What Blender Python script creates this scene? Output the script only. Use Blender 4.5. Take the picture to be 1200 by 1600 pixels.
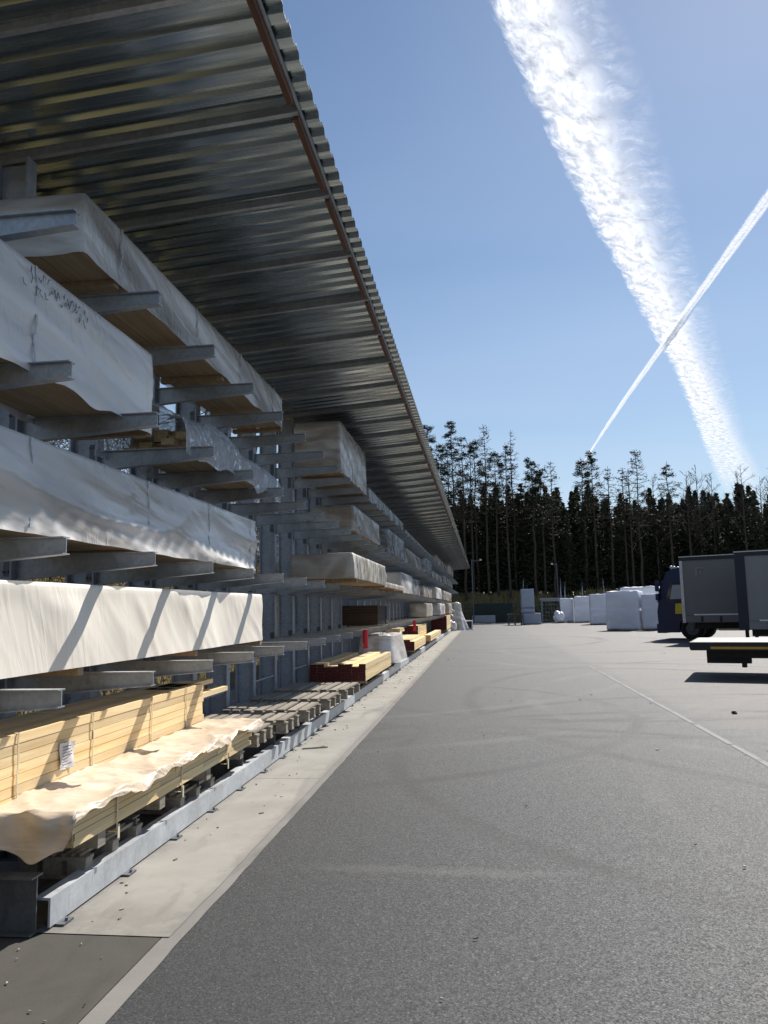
import bpy, bmesh, math, random
from mathutils import Vector, Matrix, noise
R=math.radians
random.seed(7)
for o in list(bpy.data.objects): bpy.data.objects.remove(o)
scn=bpy.context.scene; COL=scn.collection
# ---------------------------------------------------------------- camera
cam=bpy.data.objects.new('camera',bpy.data.cameras.new('camera')); COL.objects.link(cam)
rows=((0.99179037,0.03531054,0.12290251),(0.126326,-0.12143597,-0.98452783),(-0.01983942,0.991971,-0.12489966))
M=Matrix(rows).to_4x4(); M.translation=Vector((0,0,1.6)); cam.matrix_world=M
cam.data.sensor_fit='VERTICAL'; cam.data.sensor_height=36; cam.data.lens=1208/1600*36
cam.data.clip_start=.05; cam.data.clip_end=80000
scn.camera=cam
scn.render.resolution_x=768; scn.render.resolution_y=1024
# ---------------------------------------------------------------- world and sun
SUN=Vector((1.0,2.10,2.30)).normalized()
el=math.asin(SUN.z); az=math.atan2(SUN.x,SUN.y)
w=bpy.data.worlds.new('World'); scn.world=w; w.use_nodes=True
nt=w.node_tree; nt.nodes.clear()
sky=nt.nodes.new('ShaderNodeTexSky'); sky.sky_type='NISHITA'; sky.sun_disc=False
sky.sun_elevation=el; sky.sun_rotation=az; sky.air_density=1.25; sky.dust_density=.25; sky.ozone_density=3.2; sky.altitude=300
bg=nt.nodes.new('ShaderNodeBackground'); bg.inputs['Strength'].default_value=.066
wo=nt.nodes.new('ShaderNodeOutputWorld')
# faint veil of high cirrus, mapped on a plane of cloud height
tc=nt.nodes.new('ShaderNodeTexCoord'); sep=nt.nodes.new('ShaderNodeSeparateXYZ'); nt.links.new(tc.outputs['Generated'],sep.inputs[0])
def wm(op,a,b=None):
    n=nt.nodes.new('ShaderNodeMath'); n.operation=op
    for i,v in enumerate((a,b)):
        if v is None: continue
        if isinstance(v,(int,float)): n.inputs[i].default_value=v
        else: nt.links.new(v,n.inputs[i])
    return n.outputs[0]
zz=wm('MAXIMUM',sep.outputs[2],.03); px=wm('DIVIDE',sep.outputs[0],zz); py=wm('DIVIDE',sep.outputs[1],zz)
cb=nt.nodes.new('ShaderNodeCombineXYZ'); nt.links.new(wm('MULTIPLY',px,.5),cb.inputs[0]); nt.links.new(wm('MULTIPLY',py,.9),cb.inputs[1])
nz=nt.nodes.new('ShaderNodeTexNoise'); nz.inputs['Scale'].default_value=.55; nz.inputs['Detail'].default_value=5; nz.inputs['Roughness'].default_value=.45
nt.links.new(cb.outputs[0],nz.inputs['Vector'])
mr=nt.nodes.new('ShaderNodeMapRange'); mr.inputs[1].default_value=.42; mr.inputs[2].default_value=.8; mr.inputs[3].default_value=0; mr.inputs[4].default_value=.34
nt.links.new(nz.outputs['Fac'],mr.inputs[0])
mx=nt.nodes.new('ShaderNodeMix'); mx.data_type='RGBA'; hz=nt.nodes.new('ShaderNodeMapRange'); hz.inputs[1].default_value=.42; hz.inputs[2].default_value=.02; hz.inputs[3].default_value=0; hz.inputs[4].default_value=.38
nt.links.new(sep.outputs[2],hz.inputs[0]); nt.links.new(wm('ADD',mr.outputs[0],hz.outputs[0]),mx.inputs[0]); nt.links.new(sky.outputs[0],mx.inputs[6]); mx.inputs[7].default_value=(6,7.2,9.5,1)
nt.links.new(mx.outputs[2],bg.inputs['Color']); nt.links.new(bg.outputs[0],wo.inputs['Surface'])
sl=bpy.data.lights.new('sun','SUN'); sl.energy=4.8; sl.angle=R(.55); sl.color=(1,.95,.88)
so=bpy.data.objects.new('sun',sl); COL.objects.link(so); so.rotation_euler=SUN.to_track_quat('Z','Y').to_euler()
vs=scn.view_settings; vs.view_transform='Standard'; vs.look='None'; vs.gamma=1; vs.exposure=.55
scn.cycles.max_bounces=7; scn.cycles.transparent_max_bounces=24
# ---------------------------------------------------------------- helpers
def tag(o,label=None,cat=None,group=None,kind=None):
    if label: o['label']=label
    if cat: o['category']=cat
    if group: o['group']=group
    if kind: o['kind']=kind
    return o
def empty(name,loc,label,cat,group=None,rz=0):
    o=bpy.data.objects.new(name,None); COL.objects.link(o); o.location=loc; o.rotation_euler=(0,0,rz); o.empty_display_size=.2
    return tag(o,label,cat,group)
def link(name,bm,mats,parent=None,smooth=False,loc=None):
    me=bpy.data.meshes.new(name); bm.normal_update(); bm.to_mesh(me); bm.free()
    if smooth:
        for p in me.polygons: p.use_smooth=True
    for m in (mats if isinstance(mats,(list,tuple)) else [mats]): me.materials.append(m)
    o=bpy.data.objects.new(name,me); COL.objects.link(o)
    if parent: o.parent=parent
    if loc: o.location=loc
    return o
def copy_tree(o,parent=None):
    c=o.copy(); COL.objects.link(c); c.parent=parent
    for ch in list(o.children): copy_tree(ch,c)
    return c
def box(bm,x0,x1,y0,y1,z0,z1,mi=0,skip=()):
    v=[bm.verts.new(p) for p in ((x0,y0,z0),(x1,y0,z0),(x1,y1,z0),(x0,y1,z0),(x0,y0,z1),(x1,y0,z1),(x1,y1,z1),(x0,y1,z1))]
    F={'-z':(3,2,1,0),'+z':(4,5,6,7),'-y':(0,1,5,4),'+x':(1,2,6,5),'+y':(2,3,7,6),'-x':(3,0,4,7)}
    r={}
    for k,q in F.items():
        if k in skip: continue
        f=bm.faces.new([v[i] for i in q]); f.material_index=mi; r[k]=f
    return r
def boxm(bm,mat4,sx,sy,sz,mi=0):
    vs_=[bm.verts.new(mat4@Vector((a*sx/2,b*sy/2,c*sz/2))) for a,b,c in ((-1,-1,-1),(1,-1,-1),(1,1,-1),(-1,1,-1),(-1,-1,1),(1,-1,1),(1,1,1),(-1,1,1))]
    for q in ((3,2,1,0),(4,5,6,7),(0,1,5,4),(1,2,6,5),(2,3,7,6),(3,0,4,7)):
        bm.faces.new([vs_[i] for i in q]).material_index=mi
def tube(bm,p0,p1,r0,r1=None,n=6,mi=0,cap=True):
    p0=Vector(p0);p1=Vector(p1); r1=r0 if r1 is None else r1
    d=(p1-p0)
    if d.length<1e-6: return
    q=d.to_track_quat('Z','Y'); A=[];B=[]
    for i in range(n):
        a=2*math.pi*i/n; o=q@Vector((math.cos(a),math.sin(a),0))
        A.append(bm.verts.new(p0+o*r0)); B.append(bm.verts.new(p1+o*r1))
    for i in range(n): bm.faces.new((A[i],A[(i+1)%n],B[(i+1)%n],B[i])).material_index=mi
    if cap:
        bm.faces.new(A[::-1]).material_index=mi; bm.faces.new(B).material_index=mi
def prism(bm,pts,axis,a,b,mi=0):
    # pts 2-D outline, extruded along an axis from a to b
    def P(p,t):
        return {'x':(t,p[0],p[1]),'y':(p[0],t,p[1]),'z':(p[0],p[1],t)}[axis]
    A=[bm.verts.new(P(p,a)) for p in pts]; B=[bm.verts.new(P(p,b)) for p in pts]; n=len(pts)
    for i in range(n): bm.faces.new((A[i],A[(i+1)%n],B[(i+1)%n],B[i])).material_index=mi
    bm.faces.new(A[::-1]).material_index=mi; bm.faces.new(B).material_index=mi
    bmesh.ops.recalc_face_normals(bm,faces=bm.faces[-(n+2):] if False else bm.faces)
def fbm(p,o=3): return noise.fractal(Vector(p),1.0,2.0,o)
def ridge(p): return 1-abs(noise.noise(Vector(p)))*2
# ---------------------------------------------------------------- materials
class NT:
    def __init__(s,name):
        s.m=bpy.data.materials.new(name); s.m.use_nodes=True; s.t=s.m.node_tree; s.t.nodes.clear()
        s.out=s.n('ShaderNodeOutputMaterial'); s.tc=s.n('ShaderNodeTexCoord')
    def n(s,k,**kw):
        x=s.t.nodes.new(k)
        for a,b in kw.items(): setattr(x,a,b)
        return x
    def l(s,a,b): s.t.links.new(a,b)
    def setv(s,inp,v):
        if hasattr(v,'is_linked') or hasattr(v,'links'): s.l(v,inp)
        else: inp.default_value=v
    def math(s,op,a,b=0,c=None):
        x=s.n('ShaderNodeMath',operation=op); s.setv(x.inputs[0],a); s.setv(x.inputs[1],b)
        if c is not None: s.setv(x.inputs[2],c)
        return x.outputs[0]
    def vec(s,scale=(1,1,1),src='Object',rot=(0,0,0)):
        x=s.n('ShaderNodeMapping'); x.inputs['Scale'].default_value=scale; x.inputs['Rotation'].default_value=rot
        s.l(s.tc.outputs[src] if isinstance(src,str) else src,x.inputs[0]); return x.outputs[0]
    def noise(s,v,scale=5,detail=4,rough=.55,dist=0):
        x=s.n('ShaderNodeTexNoise'); x.inputs['Scale'].default_value=scale; x.inputs['Detail'].default_value=detail; x.inputs['Roughness'].default_value=rough; x.inputs['Distortion'].default_value=dist
        s.l(v,x.inputs['Vector']); return x.outputs['Fac']
    def ramp(s,f,a,b,c0=0.,c1=1.):
        x=s.n('ShaderNodeMapRange'); x.inputs[1].default_value=a; x.inputs[2].default_value=b; s.setv(x.inputs[3],c0); s.setv(x.inputs[4],c1); s.l(f,x.inputs[0]); return x.outputs[0]
    def mix(s,f,a,b,mode='MIX'):
        x=s.n('ShaderNodeMix',data_type='RGBA',blend_type=mode); s.setv(x.inputs[0],f)
        for i,v in ((6,a),(7,b)):
            if isinstance(v,tuple): x.inputs[i].default_value=(*v,1) if len(v)==3 else v
            else: s.l(v,x.inputs[i])
        return x.outputs[2]
    def bump(s,h,strength=.3,dist=.01,prev=None):
        x=s.n('ShaderNodeBump'); x.inputs['Strength'].default_value=strength; x.inputs['Distance'].default_value=dist; s.l(h,x.inputs['Height'])
        if prev is not None: s.l(prev,x.inputs['Normal'])
        return x.outputs[0]
    def bsdf(s,col,rough=.6,metal=0,normal=None,spec=.5,alpha=None,coat=0,trans=None):
        x=s.n('ShaderNodeBsdfPrincipled')
        if isinstance(col,tuple): x.inputs['Base Color'].default_value=(*col,1)
        else: s.l(col,x.inputs['Base Color'])
        s.setv(x.inputs['Roughness'],rough); s.setv(x.inputs['Metallic'],metal); s.setv(x.inputs['Specular IOR Level'],spec)
        if normal is not None: s.l(normal,x.inputs['Normal'])
        if alpha is not None: s.setv(x.inputs['Alpha'],alpha)
        if coat: x.inputs['Coat Weight'].default_value=coat
        s.l(x.outputs[0],s.out.inputs[0]); s.b=x; return s.m
def simple(name,col,rough=.6,metal=0,var=.15,scale=6,bump=.1,spec=.5):
    t=NT(name); v=t.vec(); n=t.noise(v,scale,5,.6); f=t.ramp(n,.3,.7)
    c=t.mix(f,tuple(max(0,x*(1-var)) for x in col),tuple(min(1,x*(1+var)) for x in col))
    n2=t.noise(v,scale*9,3,.6)
    return t.bsdf(c,t.ramp(n,.3,.7,max(0,rough-.08),min(1,rough+.08)),metal,t.bump(n2,bump,.01),spec)
def m_steel(name,col,metal=.65,rough=.45,spangle=.2):
    t=NT(name); v=t.vec()
    vo=t.n('ShaderNodeTexVoronoi'); vo.inputs['Scale'].default_value=38; t.l(v,vo.inputs['Vector'])
    sp=t.n('ShaderNodeSeparateColor'); t.l(vo.outputs['Color'],sp.inputs[0])
    n=t.noise(v,3.5,5,.65); n3=t.noise(t.vec((9,9,1.2)),3,4,.7)
    k=t.math('ADD',t.ramp(sp.outputs[0],0,1,-spangle/2,spangle/2),t.ramp(n,.25,.75,-.22,.22))
    k=t.math('ADD',k,t.ramp(n3,.55,.8,0,-.25))
    k=t.math('ADD',k,1.)
    hv=t.n('ShaderNodeHueSaturation'); hv.inputs['Color'].default_value=(*col,1); t.l(k,hv.inputs['Value'])
    return t.bsdf(hv.outputs[0],t.ramp(n,.3,.7,rough-.1,rough+.12),metal,t.bump(n3,.08,.005))
GALV=m_steel('galvanised_steel',(.39,.41,.43),.45)
RAILM=m_steel('galvanised_rail',(.46,.48,.50),.25,.5,.12)
COLM=m_steel('galvanised_column',(.33,.36,.41),.35,.5)
DARKST=m_steel('dark_galvanised',(.13,.14,.15),.55,.5)
def m_roof():
    t=NT('roof_metal'); v=t.vec((.5,7,1)); n=t.noise(v,1.3,4,.6); n2=t.noise(t.vec((1,.6,1)),.9,4,.6); n4=t.noise(t.vec((.35,16,1)),2.0,3,.6)
    c=t.mix(t.ramp(n,.3,.7),(.25,.295,.315),(.50,.56,.585)); c=t.mix(t.ramp(n2,.35,.7,0,.5),c,(.25,.285,.30))
    return t.bsdf(c,t.ramp(n4,.3,.7,.13,.34),.9,t.bump(n4,.12,.01))
ROOFM=m_roof()
def m_wood(name,a,b,island=True,rough=.7,axis=1,dark=.0):
    t=NT(name); sc=[14,14,14]; sc[axis]=.7
    n=t.noise(t.vec(tuple(sc)),1.6,5,.6,.4); kn=t.noise(t.vec(tuple(3 if i!=axis else 1.3 for i in range(3))),2,3,.5)
    c=t.mix(t.ramp(n,.3,.7),a,b)
    if island:
        g=t.n('ShaderNodeNewGeometry'); k=t.ramp(g.outputs['Random Per Island'],0,1,.80,1.12)
        hv=t.n('ShaderNodeHueSaturation'); t.l(k,hv.inputs['Value']); t.l(c,hv.inputs['Color']); t.l(t.ramp(g.outputs['Random Per Island'],0,1,.96,1.04),hv.inputs['Saturation']); c=hv.outputs[0]
    c=t.mix(t.ramp(kn,.70,.76,0,.6),c,(a[0]*.35,a[1]*.3,a[2]*.25))
    return t.bsdf(c,rough,0,t.bump(n,.18,.004),.3)
PINE=m_wood('fresh_pine',(.70,.50,.25),(.86,.69,.41))
PINEEND=simple('pine_end_grain',(.55,.40,.22),.8,0,.25,30)
OLDWOOD=m_wood('weathered_pallet_wood',(.20,.17,.135),(.38,.34,.28),axis=1)
BROWNW=m_wood('brown_edge_board',(.11,.05,.03),(.19,.095,.06))
PANELW=m_wood('dark_panels',(.045,.028,.018),(.075,.045,.03))
BROWNT=m_wood('brown_timber',(.30,.215,.13),(.45,.33,.20))
REDP=simple('red_painted_ends',(.10,.012,.012),.75,0,.35,20,.3)
REDPOST=simple('red_paint',(.62,.03,.04),.45,0,.12,10)
BLACKP=simple('black_film',(.02,.02,.022),.3,0,.3,8,.3)
def m_film(name,base,under,mixlo=.3,mixhi=.75,rough=.32,scale=1.0,bumps=.55,rot=.6,spec=.6,al=None):
    t=NT(name)
    oi=t.n('ShaderNodeObjectInfo'); ofs=t.n('ShaderNodeVectorMath',operation='ADD'); t.l(t.tc.outputs['Object'],ofs.inputs[0])
    sc_=t.n('ShaderNodeVectorMath',operation='SCALE'); sc_.inputs[0].default_value=(31,17,23); t.l(oi.outputs['Random'],sc_.inputs['Scale']); t.l(sc_.outputs[0],ofs.inputs[1])
    src=ofs.outputs[0]
    va=t.vec((1,.35,3.0),t.vec((1,1,1),src,rot=(rot,0,0))); vb=t.vec((1,.5,5.5),t.vec((1,1,1),src,rot=(rot*1.9,0,0))); vc=t.vec((1,5,.6),t.vec((1,1,1),src,rot=(-.35,0,0)))
    n=t.noise(va,1.1*scale,3,.5,.5); n2=t.noise(vb,1.1*scale,3,.45,.6); n3=t.noise(vc,2.2*scale,3,.5,.5); pm=t.noise(src,1.1,2,.5)
    c=t.mix(t.ramp(n,mixlo,mixhi),base,under); c=t.mix(t.ramp(n2,.5,.68,0,.4),c,tuple(min(1,x*1.22) for x in base))
    r1=t.ramp(t.math('ABSOLUTE',t.math('SUBTRACT',n2,.5)),0,.10,1,0); r2=t.math('MULTIPLY',t.ramp(t.math('ABSOLUTE',t.math('SUBTRACT',n3,.5)),0,.08,1,0),t.ramp(pm,.45,.6))
    b=t.bump(n,bumps*1.2,.06); b=t.bump(r1,bumps*.35,.010,b); b=t.bump(r2,bumps*.6,.010,b)
    return t.bsdf(c,t.ramp(n2,.3,.7,rough-.1,rough+.15),0,b,spec,t.ramp(n,.36,.62,al[1],al[0]) if al else None)
FILM_W=m_film('white_film',(.88,.84,.80),(.60,.56,.52),.36,.64,.28,.8,.5,.14,.7,(.72,.98))
FILM_G=m_film('milky_film',(.68,.65,.61),(.32,.29,.26),.36,.64,.26,1.0,.5,.2,.8,(.55,.92))
FILM_C=m_film('clear_film',(.42,.45,.48),(.13,.12,.11),.38,.62,.2,2.2,.9,.8)
FILM_B=m_film('beige_film',(.60,.56,.49),(.36,.32,.27),.36,.66,.3,1.4,.5,1.2,.6,(.7,.97))
TARP=m_film('cream_tarp',(.86,.79,.69),(.80,.73,.63),.2,.8,.5,.6,.20,.75,.3)
CRINK=m_film('crumpled_cream_film',(.74,.62,.49),(.60,.47,.34),.3,.7,.36,1.6,.4,.3,.5)
YARDW=m_film('yard_white_film',(.78,.79,.83),(.66,.68,.73),.3,.7,.45,.35,.4,.2,.4)
def m_asphalt():
    t=NT('asphalt'); v=t.vec()
    fine=t.noise(v,110,3,.75); mid=t.noise(v,38,3,.7); big=t.noise(t.vec((1,.45,1)),.28,5,.6,.6); pat=t.noise(v,1.7,5,.62)
    vo=t.n('ShaderNodeTexVoronoi'); vo.inputs['Scale'].default_value=112; t.l(v,vo.inputs['Vector'])
    sc=t.n('ShaderNodeSeparateColor'); t.l(vo.outputs['Color'],sc.inputs[0])
    v3=t.n('ShaderNodeTexVoronoi'); v3.inputs['Scale'].default_value=210; t.l(v,v3.inputs['Vector']); s3=t.n('ShaderNodeSeparateColor'); t.l(v3.outputs['Color'],s3.inputs[0])
    gr=t.math('MULTIPLY',t.math('ADD',sc.outputs[1],s3.outputs[0]),.5); gr=t.math('ADD',t.math('MULTIPLY',gr,.7),t.math('MULTIPLY',fine,.3))
    c=t.mix(t.ramp(gr,.22,.78),(.008,.0085,.0095),(.064,.067,.071))
    c=t.mix(t.ramp(sc.outputs[2],.92,.98,0,.6),c,(.15,.15,.15))
    c=t.mix(t.ramp(pat,.35,.75,0,.10),c,(.055,.055,.056))
    g=t.n('ShaderNodeSeparateXYZ'); t.l(t.tc.outputs['Object'],g.inputs[0])
    # dusty worn yard away from the rack and towards its far end
    dist=t.math('ADD',t.ramp(g.outputs[1],6,45,0,.55),t.ramp(g.outputs[0],0.5,5,0,.45))
    k=t.math('MULTIPLY',dist,t.ramp(big,.3,.62,.72,1.0))
    c=t.mix(k,c,(.112,.110,.108))
    rb=t.noise(t.vec((.35,1.3,1),rot=(0,0,-.2)),.9,6,.65,.8)
    c=t.mix(t.math('MULTIPLY',t.math('MULTIPLY',t.ramp(g.outputs[0],2.7,3.1),t.ramp(g.outputs[1],8,13)),t.ramp(rb,.35,.7,.1,.75)),c,(.145,.125,.108))
    c=t.mix(t.math('MULTIPLY',t.math('MULTIPLY',t.ramp(g.outputs[0],3.0,4.2),t.ramp(rb,.55,.68)),.55),c,(.075,.052,.036))
    # curved tyre marks
    acc=None; acl=None
    for (cx,cy,r,wd) in ((9,14,8.2,.13),(9.6,14.2,9.9,.12),(-6,20,9.4,.12),(-5.5,19.4,11.2,.14),(14,30,13.4,.2),(14,30,15.4,.2),(3,34,6.5,.16),(12,7,10.6,.1),(-3,38,8.5,.2),(5,50,9,.3),(3,5.5,6.1,.12),(3.2,5.,7.3,.12),(-1,4.,6.9,.12),(2,16,4.7,.12),(2.2,16.2,6.3,.12),(4.5,9,5.5,.1),(-3,12,5.1,.1)):
        dx=t.math('SUBTRACT',g.outputs[0],cx); dy=t.math('SUBTRACT',g.outputs[1],cy)
        rr=t.math('SQRT',t.math('ADD',t.math('MULTIPLY',dx,dx),t.math('MULTIPLY',dy,dy)))
        q=t.math('ABSOLUTE',t.math('SUBTRACT',rr,r)); q=t.ramp(q,wd*.4,wd*1.5,1,0)
        if int(r*10)%2: acc=q if acc is None else t.math('MAXIMUM',acc,q)
        else: acl=q if acl is None else t.math('MAXIMUM',acl,q)
    tm=t.noise(t.vec(),.5,3,.5); acc=t.math('MULTIPLY',acc,t.ramp(tm,.36,.58,.1,.85))
    c=t.mix(acc,c,(.020,.020,.021))
    tm2=t.noise(t.vec((1,1,1),rot=(0,0,1)),.8,4,.6); c=t.mix(t.math('MULTIPLY',acl,t.ramp(tm2,.42,.65,0,.24)),c,(.16,.158,.155))
    ln=t.ramp(t.math('ABSOLUTE',t.math('SUBTRACT',t.math('ADD',g.outputs[1],t.ramp(tm2,.3,.7,-.12,.12)),4.95)),.02,.10,1,0)
    c=t.mix(t.math('MULTIPLY',t.math('MULTIPLY',ln,t.ramp(g.outputs[0],-1.3,-.9,0,.3)),t.ramp(g.outputs[0],.6,.1)),c,(.15,.15,.145))
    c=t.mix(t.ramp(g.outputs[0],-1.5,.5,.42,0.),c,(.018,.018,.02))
    # sparse dust stains near camera
    st=t.noise(t.vec((.5,3.5,1),rot=(0,0,.25)),.45,5,.6,.5); c=t.mix(t.ramp(st,.62,.85,0,.18),c,(.11,.11,.11))
    h=t.math('ADD',t.math('MULTIPLY',gr,1.3),t.math('MULTIPLY',mid,.5))
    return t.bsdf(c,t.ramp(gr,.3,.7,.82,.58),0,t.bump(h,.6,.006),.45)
ASPH=m_asphalt()
def m_conc(name,a,b,edge=False):
    t=NT(name); v=t.vec(); n=t.noise(v,1.3,6,.65,.4); f=t.noise(v,60,3,.7); s=t.noise(t.vec((4,.8,1),rot=(0,0,.5)),.8,5,.6,.8)
    c=t.mix(t.ramp(n,.3,.7),a,b); c=t.mix(t.ramp(s,.54,.70,0,.5),c,tuple(x*.55 for x in a)); c=t.mix(t.ramp(f,.66,.74,0,.4),c,tuple(x*.5 for x in a))
    if edge:
        g=t.n('ShaderNodeSeparateXYZ'); t.l(t.tc.outputs['Object'],g.inputs[0])
        wob=t.math('ADD',g.outputs[0],t.ramp(t.noise(t.vec((1,1,1)),9,4,.7),.3,.7,-.05,.05))
        c=t.mix(t.ramp(wob,-1.69,-1.62,0,.55),c,(.20,.19,.175))
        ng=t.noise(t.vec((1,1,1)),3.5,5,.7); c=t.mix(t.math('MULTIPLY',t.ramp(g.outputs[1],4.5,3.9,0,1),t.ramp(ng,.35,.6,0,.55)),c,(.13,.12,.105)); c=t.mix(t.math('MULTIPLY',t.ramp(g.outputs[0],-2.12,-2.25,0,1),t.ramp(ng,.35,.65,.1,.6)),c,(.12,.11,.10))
        m5=t.math('FRACT',t.math('DIVIDE',g.outputs[1],5.)); c=t.mix(t.ramp(t.math('ABSOLUTE',t.math('SUBTRACT',m5,.5)),.0,.0022,1,0),c,(.08,.08,.08))
    return t.bsdf(c,.85,0,t.bump(f,.25,.004),.3)
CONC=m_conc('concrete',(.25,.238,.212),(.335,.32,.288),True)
KERB=m_conc('concrete_edge',(.17,.163,.15),(.23,.22,.20))
OLDG=m_conc('old_asphalt',(.055,.052,.046),(.085,.08,.07))
PAINTL=simple('worn_white_paint',(.115,.115,.11),.7,0,.5,5)
def m_bank():
    t=NT('bank_soil'); v=t.vec(); n=t.noise(v,1.1,6,.65,.5); f=t.noise(v,11,5,.7)
    c=t.mix(t.ramp(n,.35,.65),(.11,.10,.035),(.23,.165,.075)); c=t.mix(t.ramp(f,.5,.7,0,.7),c,(.045,.035,.025))
    return t.bsdf(c,.95,0,t.bump(f,1,.08),.1)
BANK=m_bank()
def m_leaf(name,a,b):
    t=NT(name); g=t.n('ShaderNodeNewGeometry'); oi=t.n('ShaderNodeObjectInfo')
    c=t.mix(g.outputs['Random Per Island'],a,b); hv=t.n('ShaderNodeHueSaturation'); t.l(c,hv.inputs['Color']); t.l(t.ramp(oi.outputs['Random'],0,1,.7,1.25),hv.inputs['Value'])
    return t.bsdf(hv.outputs[0],.7,0,None,.15)
SPRUCE=m_leaf('spruce_needles',(.020,.028,.014),(.055,.062,.032))
PINEN=m_leaf('pine_needles',(.022,.032,.016),(.05,.058,.028))
BARK=simple('bark',(.075,.055,.042),.9,0,.4,4,.5)
BARKR=simple('reddish_bark',(.065,.045,.033),.9,0,.35,3,.5)
GAPTRUNK=simple('sky_gap_trunk',(.55,.55,.56),.7,0,.5,3,.3)  # pale colour standing in for bright sky between the trees
TWIG=simple('bare_twigs',(.075,.055,.045),.9,0,.3,4,.2)
DRYG=m_leaf('dry_grass_blades',(.38,.29,.13),(.26,.21,.09))
GLASS=simple('dark_glass',(.02,.025,.03),.08,0,.1,2,.0,.8)
NAVY=simple('navy_truck_paint',(.004,.013,.06),.35,0,.05,1,.0)
YELLOW=simple('yellow_sign',(.62,.50,.03),.5,0,.08,4)
RUBBER=simple('tyre_rubber',(.018,.018,.018),.85,0,.2,10)
CURT=simple('grey_curtain',(.165,.158,.15),.55,0,.10,.8,.15)
CURT2=simple('pale_curtain',(.225,.22,.215),.55,0,.10,.8,.15)
BLK2=simple('dark_blue_post',(.012,.015,.03),.5,0,.05,2)
BLK=simple('black_chassis',(.022,.022,.024),.6,0,.2,5)
ALU=simple('aluminium_rail',(.55,.55,.55),.4,.5,.15,5)
DECKW=simple('pale_deck_boards',(.30,.285,.245),.6,0,.15,4)
WHITEP=simple('white_paint',(.8,.8,.8),.5,0,.05,4)
ORANGE=simple('amber_marking',(.55,.32,.04),.5,0,.15,6)
PAPER=simple('paper_label',(.60,.60,.62),.6,0,.08,20)
INK=simple('black_ink',(.10,.10,.12),.6)
STRAP=simple('plastic_strap',(.62,.55,.38),.4)
STRAPW=simple('clear_strap',(.45,.46,.48),.3)
GREYB=simple('grey_slab',(.36,.37,.40),.8,0,.12,2)
BLUEB=simple('blue_grey_shrink_wrap',(.34,.38,.46),.5,0,.10,2,.2)
GREENM=simple('green_mesh',(.05,.065,.055),.7,0,.2,3)
STONE=simple('rough_dark_stock',(.12,.125,.11),.9,0,.5,4,.6)
# ================================================================ SETTING
def hh(x,y):
    s=lambda a:max(0,min(1,a))**2*(3-2*max(0,min(1,a)))
    far=s((y-84.8)/5.5)*2.9; left=s((-x-5.4)/6)*4.3
    lump=fbm((x*.25,y*.25,0),3)*.45*s(max(y-85,-x-5.4)/3)
    return max(far,left)+lump-.03
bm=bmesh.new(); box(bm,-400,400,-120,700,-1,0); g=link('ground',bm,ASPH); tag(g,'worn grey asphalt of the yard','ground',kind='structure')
bm=bmesh.new()
def sheet(bm,x0,x1,y0,y1,z,ny=1,jit=0):
    # strip with slightly ragged outer edge
    L=[];Rr=[]
    for i in range(ny+1):
        y=y0+(y1-y0)*i/ny
        L.append(bm.verts.new((x0,y,z))); Rr.append(bm.verts.new((x1+(noise.noise(Vector((y*2.7,3,0)))+.5*noise.noise(Vector((y*9,1,0))))*jit,y,z)))
    for i in range(ny): bm.faces.new((L[i],Rr[i],Rr[i+1],L[i+1]))
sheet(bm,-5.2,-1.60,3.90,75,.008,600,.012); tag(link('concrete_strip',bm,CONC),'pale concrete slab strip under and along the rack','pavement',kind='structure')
bm=bmesh.new(); sheet(bm,-1.64,-1.535,-4,75,.004,700,.012); tag(link('kerb_line',bm,KERB),'narrow flush concrete edging beside the asphalt','pavement',kind='structure')
bm=bmesh.new(); sheet(bm,-9,-1.645,-6,3.897,.004,1,0); tag(link('side_yard',bm,OLDG),'older brownish asphalt in front of the concrete slab','ground',kind='structure')
bm=bmesh.new()
y=-2
while y<21:
    l=random.uniform(.8,2.4); sheet(bm,2.70+random.uniform(-.006,.006),2.77,y,y+l,.004,6,.02); y+=l+random.choice((.02,.05,.15))
tag(link('road_marking',bm,PAINTL),'faint worn painted line running along the yard','road marking',kind='structure')
bm=bmesh.new()
def terr(bm,x0,x1,y0,y1,nx,ny):
    G=[[bm.verts.new((x0+(x1-x0)*i/nx,y0+(y1-y0)*j/ny,hh(x0+(x1-x0)*i/nx,y0+(y1-y0)*j/ny))) for i in range(nx+1)] for j in range(ny+1)]
    for j in range(ny):
        for i in range(nx): bm.faces.new((G[j][i],G[j][i+1],G[j+1][i+1],G[j+1][i]))
terr(bm,-120,-5.3,-30,84.7,120,140); terr(bm,-120,220,84.7,200,220,70)
tag(link('bank',bm,BANK,smooth=True),'earth bank with dry grass behind the yard','ground',kind='structure')
# dry grass on the far bank and by the rack
bm=bmesh.new()
for i in range(26000):
    if i<15000: x=random.uniform(-6,7.5) if i<12000 else random.uniform(7,30); y=random.uniform(84.9,90.5)
    else: x=-5.4-abs(random.gauss(0,1.8)); y=random.uniform(2,60)
    z=hh(x,y)-.03; a=random.uniform(0,6.28); h=random.uniform(.15,.55)*(1.2 if y>80 else .8); wd=.05 if y>80 else .02
    p=Vector((x,y,z)); s_=Vector((math.cos(a),math.sin(a),0))*wd
    bm.faces.new([bm.verts.new(q) for q in (p-s_,p+s_,p+Vector((random.uniform(-.15,.15),random.uniform(-.15,.15),h)))])
tag(link('dry_grass',bm,DRYG),'yellowed dry grass on the earth bank','grass',kind='stuff')
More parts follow.
